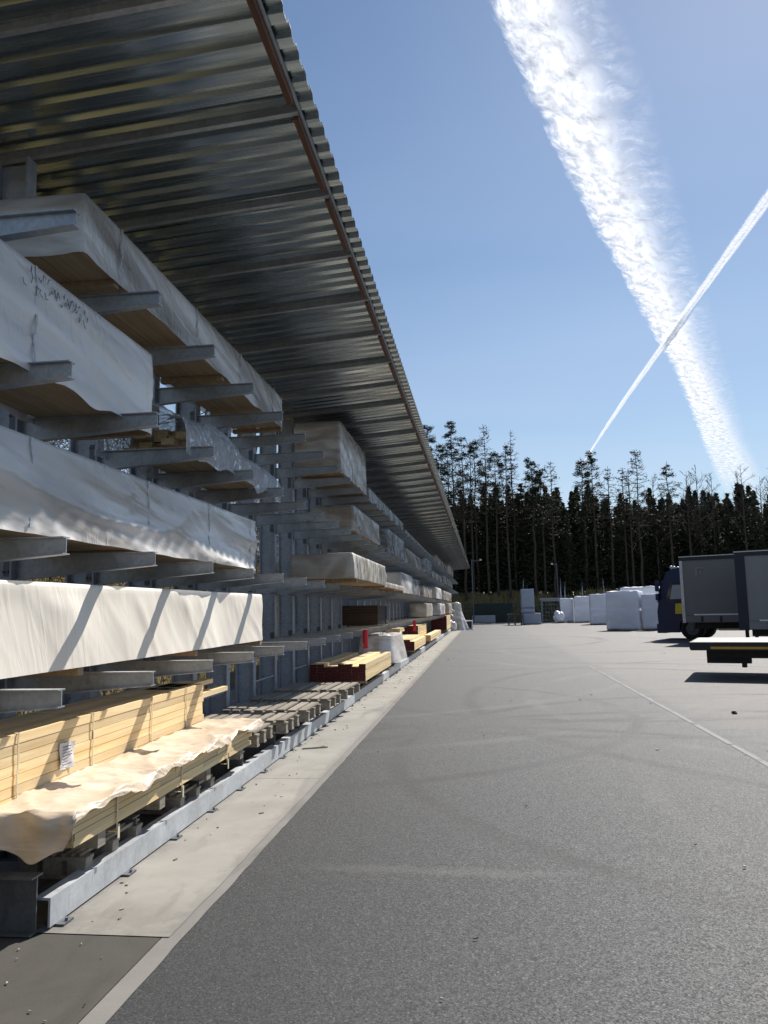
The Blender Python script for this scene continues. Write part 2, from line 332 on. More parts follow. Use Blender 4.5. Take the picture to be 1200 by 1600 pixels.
# ================================================================ RACK
NF=60; Y0=3.88; DY=1.14; FY=[Y0+DY*k for k in range(NF)]
LEV=[1.22,2.02,2.99,3.87]
rack=empty('cantilever_rack',(-3.3,Y0,0),'long galvanised steel cantilever rack with a corrugated metal canopy, full of wrapped timber','rack')
def rp(name,bm,m,smooth=False):
    o=link(name,bm,m,None,smooth); o.parent=rack; o.matrix_parent_inverse=Matrix.Translation((3.3,-Y0,0)); return o
def rcopy(o,dy):
    c=o.copy(); COL.objects.link(c); c.location.y=o.location.y+dy; return c
# column: deep I section with end plates, drilled holes
bm=bmesh.new()
box(bm,-3.225,-3.21,Y0-.06,Y0+.06,.26,4.97); box(bm,-3.46,-3.445,Y0-.06,Y0+.06,.01,4.93); box(bm,-3.4435,-3.2265,Y0-.005,Y0+.005,.01,4.93)
box(bm,-3.225,-3.21,Y0-.06,Y0+.06,.01,.255)
for z in [.6+.16*i for i in range(26)]:
    for xx in (-3.25,-3.42):
        tube(bm,(xx,Y0-.0085,z),(xx,Y0-.0052,z),.008,n=6,mi=1)
for z in LEV:
    box(bm,-3.30,-3.235,Y0-.016,Y0-.0055,z-.14,z+.06,1)
    for q in ((-.03,-.11),(.0,-.11),(-.03,.03),(0,.03)): tube(bm,(-3.265+q[0],Y0-.026,z+q[1]),(-3.265+q[0],Y0-.0165,z+q[1]),.009,n=6,mi=1)
col0=rp('column',bm,[COLM,DARKST])
for k in range(1,NF): rcopy(col0,DY*k)
# arms
def arm_mesh(z,deep=.17,tip=.095):
    bm=bmesh.new(); w=.034; x0,x1=-3.2085,-2.2; t=.007
    def quad(y0,y1,zt0,zt1,zb0,zb1):
        v=[bm.verts.new(p) for p in ((x0,y0,zb0),(x1,y0,zb1),(x1,y1,zb1),(x0,y1,zb0),(x0,y0,zt0),(x1,y0,zt1),(x1,y1,zt1),(x0,y1,zt0))]
        for q in ((3,2,1,0),(4,5,6,7),(0,1,5,4),(1,2,6,5),(2,3,7,6),(3,0,4,7)): bm.faces.new([v[i] for i in q])
    quad(Y0-w,Y0+w,z,z,z-t,z-t); quad(Y0-w,Y0+w,z-deep+t,z-tip+t,z-deep,z-tip); quad(Y0-.004,Y0+.004,z-t-.0002,z-t-.0002,z-deep+t+.0002,z-tip+t+.0002)
    # small stop plate at the tip
    return bm
armc=0; extra=[]
protos=[arm_mesh(z) for z in LEV]
arms0=[]
for li,b in enumerate(protos):
    o=rp('arm',b,GALV); arms0.append(o); armc+=1
for k in range(1,25):
    for o in arms0: rcopy(o,DY*k)
# remaining arms merged
bm=bmesh.new()
for k in range(25,NF):
    for z in LEV:
        y=FY[k]; box(bm,-3.2085,-2.2,y-.034,y+.034,z-.007,z); box(bm,-3.2085,-2.2,y-.034,y+.034,z-.12,z-.113); box(bm,-3.2085,-2.2,y-.004,y+.004,z-.1128,z-.0072)
o=rp('arm',bm,GALV); o['kind']='stuff'
# base beams
bm=bmesh.new(); t=.009
box(bm,-3.2085,-2.30,Y0-.05,Y0+.05,.29-t,.29); box(bm,-3.2085,-2.30,Y0-.05,Y0+.05,.012,.012+t); box(bm,-3.2085,-2.30,Y0-.005,Y0+.005,.0212,.2808); 
b0=rp('base_beam',bm,DARKST)
for k in range(1,NF): rcopy(b0,DY*k)
# braces between columns: light tubes, pairs of bays
bm=bmesh.new()
tube(bm,(-3.47,Y0+.06,.35),(-3.47,Y0+DY-.06,1.9),.012); tube(bm,(-3.49,Y0+.06,1.9),(-3.49,Y0+DY-.06,.35),.012)
tube(bm,(-3.24,Y0+.01,.62),(-3.24,Y0+DY-.01,.62),.013); tube(bm,(-3.47,Y0+.06,2.4),(-3.47,Y0+DY-.06,4.4),.012); tube(bm,(-3.49,Y0+.06,4.4),(-3.49,Y0+DY-.06,2.4),.012)
br=rp('brace',bm,GALV)
for k in range(2,NF-1,2): rcopy(br,DY*k)
# roof: beams, purlins, edge boards, corrugated sheet
def rz_(x): return 4.965+(x+3.2)*.072          # underside of beams plus depth
bm=bmesh.new()
def slab(bm,x0,x1,y0,y1,o0,o1,mi=0):
    v=[bm.verts.new(p) for p in ((x0,y0,rz_(x0)+o0),(x1,y0,rz_(x1)+o0),(x1,y1,rz_(x1)+o0),(x0,y1,rz_(x0)+o0),(x0,y0,rz_(x0)+o1),(x1,y0,rz_(x1)+o1),(x1,y1,rz_(x1)+o1),(x0,y1,rz_(x0)+o1))]
    for q in ((3,2,1,0),(4,5,6,7),(0,1,5,4),(1,2,6,5),(2,3,7,6),(3,0,4,7)): bm.faces.new([v[i] for i in q]).material_index=mi
slab(bm,-3.9,-1.19,Y0-.022,Y0+.022,.02,.025); slab(bm,-3.9,-1.19,Y0-.022,Y0+.022,.085,.09); slab(bm,-3.9,-1.19,Y0-.004,Y0+.004,.0252,.0848)
rb=rp('roof_beam',bm,GALV)
for k in range(1,NF): rcopy(rb,DY*k)
bm=bmesh.new(); slab(bm,-1.235,-1.195,Y0+.034,Y0+DY-.034-.10,.0,.088)
eb=rp('edge_board',bm,BROWNW)
for k in range(1,NF-1): rcopy(eb,DY*k)
eb2=eb.copy(); COL.objects.link(eb2); eb2.location.y=-DY
for xp in (-3.62,):
    bm=bmesh.new(); slab(bm,xp-.04,xp+.04,2.6,FY[-1]+.4,-.101,-.001); rp('purlin',bm,BROWNW)
bm=bmesh.new()
per=.207; prof=[(0,0),(.065,0),(.085,.038),(.165,.038),(.185,0)]
pts=[]; y=2.75
while y<FY[-1]+.6:
    for a,h in prof: pts.append((y+a,h))
    y+=per
xs=[-3.95,-3.2,-2.5,-1.8,-1.075]
rowsv=[[bm.verts.new((x,yy,rz_(x)+.0925+h)) for (yy,h) in pts] for x in xs]
rowst=[[bm.verts.new((x,yy,rz_(x)+.0965+h)) for (yy,h) in pts] for x in xs]
n=len(pts)
for a in range(len(xs)-1):
    for j in range(n-1):
        bm.faces.new((rowsv[a][j],rowsv[a][j+1],rowsv[a+1][j+1],rowsv[a+1][j])); bm.faces.new((rowst[a][j],rowst[a+1][j],rowst[a+1][j+1],rowst[a][j+1]))
for j in range(n-1): bm.faces.new((rowsv[-1][j],rowsv[-1][j+1],rowst[-1][j+1],rowst[-1][j])); bm.faces.new((rowsv[0][j+1],rowsv[0][j],rowst[0][j],rowst[0][j+1]))
rp('roof_sheet',bm,ROOFM)
# drip flashing along the edge
bm=bmesh.new(); slab(bm,-1.192,-1.180,2.9,FY[-1]+.5,.052,.0915); rp('edge_flashing',bm,GALV)
# red stops hanging at some arm tips
for yy in (14.14,24.40,45.9):
    bm=bmesh.new(); tube(bm,(-2.15,yy,.90),(-2.15,yy,1.24),.045,n=12); tube(bm,(-2.15,yy,.90),(-2.15,yy,.93),.052,n=12); box(bm,-2.199,-2.19,yy-.04,yy+.04,1.0,1.22); rp('red_stop',bm,REDPOST)
# guide rail: angle section along the base
gr=empty('guide_rail',(-2.25,3.93,0),'low galvanised steel guide rail running along the foot of the rack','guide rail')
ys=3.93; i=0
while ys<56:
    L=random.choice((4.5,4.55,4.6)); ye=min(ys+L,56.2); bm=bmesh.new()
    ox=random.uniform(-.006,.006)
    box(bm,-.012+ox,ox,0,ye-ys-.012,.02,.165); box(bm,-.088+ox,-.0125+ox,0,ye-ys-.012,.152,.165)
    bmesh.ops.bevel(bm,geom=[e for e in bm.edges],offset=.0015,segments=1)
    o=link('rail_section',bm,RAILM,gr); o.location=(0,ys-3.93,0)
    for q in [.1+.75*j for j in range(6)]:
        if q+ys>ye: break
        bm2=bmesh.new(); box(bm2,-.06,.045,q-.05,q+.05,.009,.0195); tube(bm2,(.03,q,.0196),(.03,q,.035),.009)
        o2=link('foot_plate',bm2,DARKST,o)
    ys=ye
# ================================================================ TIMBER AND PACKAGES
def shell(name,x0,x1,y0,y1,z0,z1,mat,parent,seed=0,cell=.04,amp=.012,fold=.02,rad=.016,open_bottom=False,hem=.0,taper=None,folddir=(1,1.4),cellY=None,sag=0):
    """film skin wrapped round a stack: rounded, wrinkled closed shell in coordinates local to parent"""
    bm=bmesh.new(); cy=cellY or cell
    nx=max(2,int((x1-x0)/cell)); ny=max(2,int((y1-y0)/cy)); nz_=max(2,int((z1-z0)/cell))
    X=[x0+(x1-x0)*i/nx for i in range(nx+1)]; Yy=[y0+(y1-y0)*i/ny for i in range(ny+1)]; Z=[z0+(z1-z0)*i/nz_ for i in range(nz_+1)]
    def grid(f,a,b):
        G=[[bm.verts.new(f(u,v)) for u in a] for v in b]
        for j in range(len(b)-1):
            for i in range(len(a)-1): bm.faces.new((G[j][i],G[j][i+1],G[j+1][i+1],G[j+1][i]))
    grid(lambda u,v:(x1,u,v),Yy,Z); grid(lambda u,v:(x0,u,v),Yy,Z); grid(lambda u,v:(u,v,z1),X,Yy)
    if not open_bottom: grid(lambda u,v:(u,v,z0),X,Yy)
    grid(lambda u,v:(u,y0,v),X,Z); grid(lambda u,v:(u,y1,v),X,Z)
    bmesh.ops.remove_doubles(bm,verts=bm.verts,dist=1e-5); bmesh.ops.recalc_face_normals(bm,faces=bm.faces); bm.normal_update()
    lo=Vector((x0+rad,y0+rad,z0+rad)); hi=Vector((x1-rad,y1-rad,z1-rad)); s=seed*7.3
    for v in bm.verts:
        p=v.co.copy(); nrm=v.normal.copy()
        q=Vector([max(lo[i],min(hi[i],p[i])) for i in range(3)])
        if open_bottom and p.z<z0+rad: q.z=p.z
        dd=p-q
        if dd.length>1e-6: p=q+dd.normalized()*rad
        t_=p.y*folddir[0]+p.z*folddir[1]
        al=p.y*folddir[1]-p.z*folddir[0]
        t_+=.12*noise.noise(Vector((p.y*.9+s,0,p.z)))
        f=noise.noise(Vector((t_*4.2+s,p.x*1.5,al*.4)))*fold*1.0 + max(0,ridge((t_*3.2+s+3,p.x*2,al*.4)))**5*fold*.8 + max(0,ridge((t_*8+s,p.x*3,al*.7)))**6*fold*.35
        f+=noise.noise(Vector((p.x*2+s,p.y*1.6,p.z*2)))*amp
        e_=min(1,max(0,(z1-v.co.z)/.16)); f*=.12+.88*e_*e_*(3-2*e_)
        p=p+nrm*f
        if taper: p.z=z0+(p.z-z0)*(1+taper*fbm((p.y*1.1+s,p.x*2,0),2))
        if sag: p.x-= sag*((p.z-z0)/(z1-z0))
        if hem and v.co.z<z0+.01: p.z-=hem*max(0,noise.noise(Vector((p.y*3+s,p.x*3,0)))+.35)
        v.co=p
    return link(name,bm,mat,parent,True)
def boards(name,x0,x1,y0,y1,z0,z1,bw,bt,mats,parent,jit=.05,gap=.003,endmat=None,skipp=0,seed=1,top_extra=0,split=0):
    rnd=random.Random(seed); bm=bmesh.new(); nx=max(1,round((x1-x0)/bw)); nz_=max(1,round((z1-z0)/bt)); w=(x1-x0)/nx; h=(z1-z0)/nz_
    for j in range(nz_+(1 if top_extra else 0)):
        for i in range(nx):
            if j==nz_ and rnd.random()>top_extra: continue
            if rnd.random()<skipp: continue
            a=y0+rnd.uniform(0,jit); b=y1-rnd.uniform(0,jit*2); dx=rnd.uniform(-.004,.004)
            cuts=sorted([a,b]+[rnd.uniform(a+.4,b-.4) for _ in range(rnd.randint(0,split))])
            for c0,c1 in zip(cuts,cuts[1:]):
              if c1-c0<.15: c1=c0+.15
              d2=rnd.uniform(-.003,.003) if split else 0
              r=box(bm,x0+i*w+gap/2+dx+d2,x0+(i+1)*w-gap/2+dx+d2,c0+(.002 if c0>a else 0),c1-(.002 if c1<b else 0),z0+j*h+gap/2,z0+(j+1)*h-gap/2)
              if endmat is not None: r['-y'].material_index=endmat; r['+y'].material_index=endmat if endmat!=2 else 1
    return link(name,bm,mats,parent)
G_W='wrapped timber packages on the rack'
def package(label,x0,x1,y0,y1,z0,z1,film,cat='package',seed=0,cell=.05,wood=BROWNT,bearers=True,**kw):
    P=empty('timber_package',((x0+x1)/2,y0,z0),label,cat,G_W)
    cx=(x0+x1)/2; X0=x0-cx;X1=x1-cx; L=y1-y0; h=z1-z0
    bz=.0
    if bearers:
        bz=.05
        n=max(2,int(L/1.5))
        for i in range(n):
            yy=.25+(L-.5)*i/(n-1)+.21; bm=bmesh.new(); box(bm,X0+.02,X1-.02,yy,yy+.07,.002,.049); link('bearer',bm,wood,P)
    big=L*h>1.2 and y0<12
    boards('timber_stack',X0+.03,X1-.03,.03,L-.03,bz+.0005,h-.03,.14 if big else .2,.05 if big else .1,[BROWNT,PINEEND],P,.02,endmat=1,seed=seed)
    shell('plastic_wrap',X0,X1,0,L,(bz+.004) if not kw.get('hem') else bz-.02,h,film,P,seed,cell,open_bottom=True,**kw)
    if y0<6 and film is not TARP:
        yy=max(.5,3.9-y0)
        while yy<L-.2:
            bm=bmesh.new(); n=10
            for q in range(n):
                za=bz+.01+(h-bz-.02)*q/n; zb=bz+.01+(h-bz-.02)*(q+1)/n; f=.012+.006*math.sin(q*1.7+yy)
                boxm(bm,Matrix.Translation((X1+f,yy+.003*math.sin(q*2.1),(za+zb)/2)),.003,.016,zb-za+.001)
            link('strap',bm,STRAPW,P); yy+=1.35+.2*math.sin(yy*5)
    return P
# level 4
package('large milky film-wrapped timber package nearest the camera on the top rack level, open wooden underside',-3.12,-2.45,4.41,9.41,3.872,4.31,FILM_G,seed=1,cell=.03,amp=.012,fold=.017,hem=.02,folddir=(.14,1))
package('tall narrow film-wrapped package on the top level just past the bare arms, under the canopy',-3.1,-2.3,12.65,15.5,3.872,4.80,FILM_G,seed=2,cell=.05,fold=.03,folddir=(1.6,.3))
package('clear-wrapped package on the top level right behind the tall narrow one',-3.1,-2.35,16.3,23.6,3.872,4.22,FILM_C,seed=3,cell=.06,fold=.02)
package('long flat dark package on the top level, topmost stack running to the far end',-3.1,-2.4,24.6,38.5,3.872,4.15,FILM_C,seed=4,cell=.09,fold=.012)
package('low dull film package on the top level beyond the long flat dark one',-3.1,-2.35,40,50.5,3.872,4.38,FILM_G,seed=5,cell=.12,fold=.02)
package('rounded package at the very end of the top level near the poles',-3.1,-2.2,53,59.5,3.872,4.55,FILM_B,seed=6,cell=.12,fold=.05)
# level 3
package('big white film-wrapped package nearest the camera on the third level, faint handwriting on its side',-3.12,-2.45,2.2,5.49,2.94,3.58,FILM_W,seed=11,cell=.03,amp=.012,fold=.018,hem=.05,folddir=(.22,.95))
# loosely wrapped clear bundle
package('short clear-wrapped package on the third level between bare arms, grey streaks on its end',-3.1,-2.3,13.92,17.5,2.992,3.52,FILM_G,seed=12,cell=.05,fold=.025,folddir=(1.6,.4))
package('bluish crinkled package on the third level, tallest after the gap',-3.1,-2.35,19.6,23.7,2.992,3.66,FILM_C,seed=13,cell=.05,amp=.03,fold=.03)
package('dull grey package on the third level behind the bluish crinkled one',-3.1,-2.35,24.3,30,2.992,3.52,FILM_G,seed=14,cell=.08,fold=.02)
package('narrow shiny package far along the third level, between two dull ones',-3.1,-2.25,31,35,2.992,3.65,FILM_C,seed=15,cell=.08,fold=.03)
package('long low package on the far part of the third level',-3.1,-2.3,36,44.5,2.992,3.38,FILM_G,seed=16,cell=.12,fold=.02)
package('greenish grey last package on the third level',-3.1,-2.2,46,57.5,2.992,3.50,FILM_G,seed=17,cell=.12,fold=.03)
# level 2
package('long semi-clear film-wrapped package nearest the camera on the second level, taut diagonal folds',-3.12,-2.44,2.2,8.2,2.022,2.59,FILM_W,seed=21,cell=.028,amp=.012,fold=.040,folddir=(.17,1),hem=.01)
package('sunlit beige film-wrapped package jutting out of the second level in mid rack',-2.85,-1.9,11.35,15.3,2.022,2.45,FILM_B,seed=22,cell=.04,fold=.028,folddir=(1.6,.3))
package('thin flat sunlit package on the second level just behind the jutting beige one',-2.9,-2.05,15.6,20.3,2.022,2.19,FILM_B,seed=23,cell=.06,fold=.015)
package('upright blue-grey package on the second level after the thin flat one',-3.1,-2.3,22.2,25.6,2.022,2.66,FILM_W,seed=24,cell=.05,fold=.03,folddir=(1.5,.3))
package('streaky grey package on the second level touching the blue-grey one',-3.1,-2.32,25.8,28.9,2.022,2.62,FILM_C,seed=25,cell=.06,fold=.03)
package('dark low package on the far second level',-3.1,-2.3,30.5,35.5,2.022,2.5,FILM_G,seed=26,cell=.08,fold=.02)
package('far pale package on the second level next to the dark low one',-3.1,-2.2,37,42,2.022,2.62,FILM_W,seed=27,cell=.1,fold=.03)
package('last dull package at the end of the second level',-3.1,-2.2,44,55,2.022,2.6,FILM_G,seed=28,cell=.12,fold=.03)
# level 1
package('long cream tarpaulin-covered package nearest the camera on the lowest arms, crossed by arm shadows',-3.14,-2.53,2.2,8.75,1.222,1.80,TARP,seed=31,cell=.028,amp=.014,fold=.013,folddir=(.42,.42),hem=.0)
package('small beige-wrapped package with a sunlit side on the lowest arms far along the rack',-3.0,-2.3,31.7,35.6,1.222,1.82,FILM_B,seed=32,cell=.08,fold=.02)
package('pale lumpy package on the lowest arms past the small beige one',-3.0,-2.2,40,45,1.222,1.85,FILM_W,seed=33,cell=.1,fold=.04)
package('whitish wrapped package on the lowest arms at the rack end',-3.0,-2.1,48,53,1.222,1.9,FILM_B,seed=34,cell=.1,fold=.05)
# dark brown box package on level 1
P=empty('panel_package',(-2.85,17.7,1.222),'dark brown box-shaped panel package with black film end on the lowest arms','package')
boards('panel_stack',-.45,.45,0,1.95,.03,.46,.9,.06,[PANELW,PANELW],P,.0,endmat=1,seed=40)
shell('black_film',-.47,.47,1.4,1.99,.0,.48,BLACKP,P,41,.05,.01,.02); bm=bmesh.new(); box(bm,-.47,.47,-.02,1.40,.461,.475); link('top_sheet',bm,BLACKP,P)
# loose clear film bundle on level 3 (tented, torn)
P=empty('loose_bundle',(-2.78,6.0,2.992),'loosely tented clear plastic over short timber on the third level, torn and shiny','timber bundle')
boards('timber_stack',-.3,.29,.25,2.95,.0005,.24,.12,.06,[BROWNT,PINEEND],P,.3,endmat=1,seed=50)
bm=bmesh.new(); GX,GY=22,90
G=[]
for j in range(GY+1):
    y=.0+3.05*j/GY; row=[]
    apex=.31+.14*math.exp(-((y-1.15)/.55)**2)+.05*math.exp(-((y-2.6)/.4)**2)-.06*(y/3)
    for i in range(GX+1):
        u=i/GX; a=math.pi*u
        xx=.40*math.cos(a)*(1+.08*noise.noise(Vector((y*3,u*4,1)))); zz_=apex*(math.sin(a)**.6)+.0
        zz_+=fbm((y*6,u*5,3),3)*.03+ridge((y*3+u*5,u*3,0))**3*.035
        if i in (0,GX): zz_=-.05-.10*max(0,noise.noise(Vector((y*2.2,i,5)))+.3)
        row.append(bm.verts.new((xx,y,zz_+.01)))
    G.append(row)
for j in range(GY):
    for i in range(GX): bm.faces.new((G[j][i],G[j][i+1],G[j+1][i+1],G[j+1][i]))
t=NT('clear_crinkled_plastic'); v=t.vec((1,1,1)); n=t.noise(v,9,5,.6,2); rid=t.math('ABSOLUTE',t.math('SUBTRACT',n,.5))
t.bsdf((.66,.68,.71),.16,0,t.bump(t.ramp(rid,0,.12,1,0),.8,.012),.9,t.ramp(n,.35,.65,.55,.95))
link('clear_film',bm,t.m,P,True)
# handwriting marks on the white package (illegible strokes)
mk=[o for o in bpy.data.objects if o.get('label','').startswith('big white film')][0]
bm=bmesh.new(); rnd=random.Random(3)
for (ya,za,n_) in ((1.55,.50,14),(1.62,.56,12)):
    yy=ya
    for i in range(n_):
        p=Vector((.356,yy,za-.0*i)); 
        for k in range(rnd.choice((2,3))):
            q=p+Vector((0,rnd.uniform(-.012,.03),rnd.uniform(-.04,.04))); tube(bm,p,q,.0022,n=4); p=q
        yy+=.045 if i%5 else .08
link('handwriting',bm,INK,mk)
# ---- fresh pine stacks on the base near the camera
A=empty('pine_stack',(-2.89,2.6,.29),'tall stack of fresh yellow pine boards against the columns, nearest the camera','timber stack')
for yy in (.5,1.9,3.3,4.3): bm=bmesh.new(); box(bm,-.24,.23,yy,yy+.09,.001,.0795); link('bearer',bm,OLDWOOD,A)
boards('board_stack',-.24,.24,0,4.62,.08,.65,.12,.057,[PINE,PINEEND],A,.03,endmat=1,seed=61,split=3)
boards('loose_board',.10,.23,3.9,5.32,.51,.556,.12,.046,[PINE,PINEEND],A,.0,endmat=1,seed=63)
boards('loose_board',-.1,.14,3.9,5.15,.557,.65,.11,.04,[PINE,PINEEND],A,.15,endmat=1,seed=64)
for yy in (1.62,2.48,3.42,4.15):
    bm=bmesh.new()
    zl=.08
    while zl<.65: 
        z2=min(zl+.05,.656); dxx=.2465; boxm(bm,Matrix.Translation((dxx,yy+.004*math.sin(zl*30),(zl+z2)/2)),.003,.014,z2-zl); zl=z2
    box(bm,-.24,.247,yy-.007,yy+.007,.653,.656); link('strap',bm,STRAP,A)
bm=bmesh.new()
Gp=[[bm.verts.new((.249+.006*math.sin(i*1.3+j),2.06+.17*i/6,.36+.16*j/6-.01*i/6)) for i in range(7)] for j in range(7)]
for j in range(6):
    for i in range(6): bm.faces.new((Gp[j][i],Gp[j][i+1],Gp[j+1][i+1],Gp[j+1][i]))
pl=link('paper_label',bm,PAPER,A,True)
bm=bmesh.new()
for k in range(7): box(bm,.2565,.2575,2.08,2.08+random.uniform(.05,.12),.49-.018*k,.492-.018*k+.003)
link('label_print',bm,INK,pl)
B=empty('covered_pine_stack',(-2.45,3.98,.29),'low fresh pine stack under crumpled cream plastic, beside the guide rail','timber stack')
boards('board_stack',-.2,.25,0,3.3,.0815,.262,.11,.036,[PINE,PINEEND],B,.08,split=2,endmat=1,seed=62)
for yy in (.35,1.2,2.1,2.95):
    bm=bmesh.new(); box(bm,-.2,.24,yy,yy+.09,-.0,.0805); link('bearer',bm,OLDWOOD,B)
for yy in (.55,1.55,2.55):
    bm=bmesh.new(); box(bm,.2545,.2575,yy-.008,yy+.008,.04,.267); box(bm,.2,.2575,yy-.008,yy+.008,.037,.040); box(bm,.262,.264,yy-.006,yy+.02,-.0,.08); link('strap',bm,STRAP,B)
bm=bmesh.new()
NU,NV=130,34; G=[]
for j in range(NU+1):
    s_=-.25+3.63*j/NU
    row=[]
    for i in range(NV+1):
        v_=i/NV*.66   # across from back to front, then over the edge
        over=.022+.026*noise.noise(Vector((s_*2.0,0,4)))+.012*noise.noise(Vector((s_*6,0,4)))
        W=.50
        x=-.22+min(v_,W); drop=max(0,v_-W)*(over/.16)*1.35
        y=max(s_,-.03); dn=max(0,-.03-s_)
        z=.275; 
        fr=.012+.012*noise.noise(Vector((s_*1.7+v_,v_*2.5,2.)))+max(0,ridge((s_*1.8+v_*2.2,v_*2.,2.)))**4*.016+max(0,ridge((s_*4.-v_*3.5,v_*4,7.)))**5*.016+fbm((s_*5,v_*6,1),3)*.009
        z+=fr*(1 if dn==0 else .4)-drop*1.25-dn*(.92+.25*noise.noise(Vector((v_*5,0,9))))*(1 if drop==0 else .55)
        x+= (.012+fr*.5 if drop>0 else 0); y-= (fr*1.6+.02*math.sin(v_*22) if dn>0 else 0)
        if drop>0: x+=.03*math.sin(min(1,drop/.05)*1.5)
        row.append(bm.verts.new((x,y,z)))
    G.append(row)
for j in range(NU):
    for i in range(NV): bm.faces.new((G[j][i],G[j][i+1],G[j+1][i+1],G[j+1][i]))
link('crumpled_film',bm,CRINK,B,True)
# ---- pallets on the base
def pallet(loc,L,W,label,rz=0,seed=0):
    rnd=random.Random(seed); P=empty('pallet',loc,label,'pallet','weathered empty pallets on the rack base',rz)
    bm=bmesh.new(); n=8; bw=L/n
    for i in range(n):
        q=rnd.uniform(-.015,.015); hz=rnd.uniform(-.004,.004); box(bm,-L/2+i*bw+.012,-L/2+(i+1)*bw-.022-rnd.uniform(0,.012),q,W+q,.124+hz,.142+hz)
    link('top_boards',bm,OLDWOOD,P)
    for y in (.05,W/2,W-.05):
        bm=bmesh.new(); box(bm,-L/2,L/2,y-.045,y+.045,.1005,.119); link('bearer',bm,OLDWOOD,P)
        for x in (-L/2+.06,0,L/2-.06): bm=bmesh.new(); box(bm,x-.055,x+.055,y-.04,y+.04,.0215,.1); link('block',bm,OLDWOOD,P)
        bm=bmesh.new(); box(bm,-L/2,L/2,y-.045,y+.045,0,.021); link('bottom_board',bm,OLDWOOD,P)
    return P
pl=[((-2.72,7.52,.291),.98,.62,'first empty pallet from the camera, half hidden by the covered pine stack'),((-2.66,8.35,.292),1.02,.62,'second empty pallet from the camera, behind the half-hidden one'),
 ((-2.64,9.2,.292),1.08,.8,'wide empty pallet in the middle of the row of five'),((-2.62,10.35,.292),1.1,.8,'fourth empty pallet from the camera, split grey boards'),((-2.6,11.5,.292),1.12,1.15,'last empty pallet, right before the red-ended timber')]
for i,(l,L,W,lab) in enumerate(pl): pallet(l,L,W,lab,random.uniform(-.02,.02),i)
# under stack B: pallets lifting
for i,(y,lab) in enumerate(((4.35,'worn pallet under the near end of the covered pine stack'),(5.75,'worn pallet under the far end of the covered pine stack'))):
    pallet((-2.5,y,.112),.42,.75,lab,0,20+i)
# ---- red-ended timber further along
def redstack(label,x0,x1,y0,y1,z1,seed,bw=.13,bt=.05,extra=.6,red=2):
    P=empty('red_ended_timber',((x0+x1)/2,y0,.29),label,'timber stack','timber stacks with red painted ends')
    c=(x0+x1)/2
    for yy in [.2+k*((y1-y0-.5)/2) for k in range(3)]:
        bm=bmesh.new(); box(bm,x0-c+.02,x1-c-.02,yy,yy+.09,.0,.0595); link('bearer',bm,OLDWOOD,P)
    boards('board_stack',x0-c,x1-c,0,y1-y0,.06,z1-.29,bw,bt,[PINE,PINEEND,REDP],P,.008,gap=.0015,endmat=red,seed=seed,top_extra=extra)
redstack('largest red-ended timber stack, uneven yellow boards on top, behind the empty pallets',-3.1,-2.1,13.75,17.6,.60,70)
redstack('red-ended timber stack just behind the grey draped bundle',-3.0,-2.1,23.6,28.2,.62,71)
redstack('small red-ended stack beside the second red stop',-3.0,-2.45,29.2,33.5,.92,72)
redstack('low plain yellow stack jutting to the rail in front of the dark red one',-2.44,-2.05,30.2,37.5,.52,73,red=1)
redstack('far dark red-ended timber stack near the white sheet',-3.0,-2.1,44.8,50,1.12,74)
# draped grey-white bundle
P=empty('draped_bundle',(-2.6,18.2,.29),'bulky bundle under a pale grey sheet between two red-ended stacks','timber bundle')
boards('timber_stack',-.28,.28,.8,2.7,.0,.60,.2,.08,[PINE,PINEEND],P,.2,endmat=1,seed=80)
bm=bmesh.new(); G=[]
for j in range(41):
    v_=j/40; row=[]
    for i in range(49):
        a=2*math.pi*i/48; ca,sa=math.cos(a),math.sin(a); m=max(abs(ca),abs(sa)); 
        r=.55+.5*v_**1.5 if v_>.0 else 0
        hx=.40+.14*v_; hy=1.15+.35*v_; e=(abs(ca)**4+abs(sa)**4)**-.25
        k=min(1,v_*3.0); zz_=.72-(.0 if v_<.34 else (v_-.34)/.66*.66)
        zz_+=.03*noise.noise(Vector((ca*2,sa*2,v_*3)))
        fo=1+.06*math.sin(a*9+v_*2)*max(0,v_-.3)
        row.append(bm.verts.new((ca*e*hx*k*fo,1.75+sa*e*hy*k*fo,zz_-.03)))
    G.append(row)
for j in range(40):
    for i in range(48): bm.faces.new((G[j][i],G[j][i+1],G[j+1][i+1],G[j+1][i]))
bmesh.ops.remove_doubles(bm,verts=bm.verts,dist=1e-4)
link('pale_sheet',bm,FILM_W,P,True)
boards('loose_board',.05,.4,2.3,3.6,.70,.80,.12,.05,[PINE,PINEEND],P,.1,endmat=1,seed=81)
# sheet on roll at rack end
P=empty('hanging_sheet',(-1.9,56.6,0),'tall white plastic sheet hanging over goods at the far end of the guide rail','plastic sheet')
bm=bmesh.new(); G=[]
for j in range(31):
    z=2.05*(1-j/30); v_=j/30; row=[]
    for i in range(33):
        a=2*math.pi*i/32; r=(.30+.42*v_**2)*(1+.13*math.sin(a*5+v_*2)*v_+.06*noise.noise(Vector((math.cos(a)*2,math.sin(a)*2,v_*4))))
        if v_<.06: r*=v_/.06
        row.append(bm.verts.new((r*math.cos(a)*1.0+.15*v_**2,r*math.sin(a),z)))
    G.append(row)
for j in range(30):
    for i in range(32): bm.faces.new((G[j][i],G[j][i+1],G[j+1][i+1],G[j+1][i]))
bmesh.ops.remove_doubles(bm,verts=bm.verts,dist=1e-4); link('white_sheet',bm,FILM_W,P,True)
bm=bmesh.new(); box(bm,-.3,.2,-.2,.2,0,1.9); link('goods',bm,BROWNT,P)
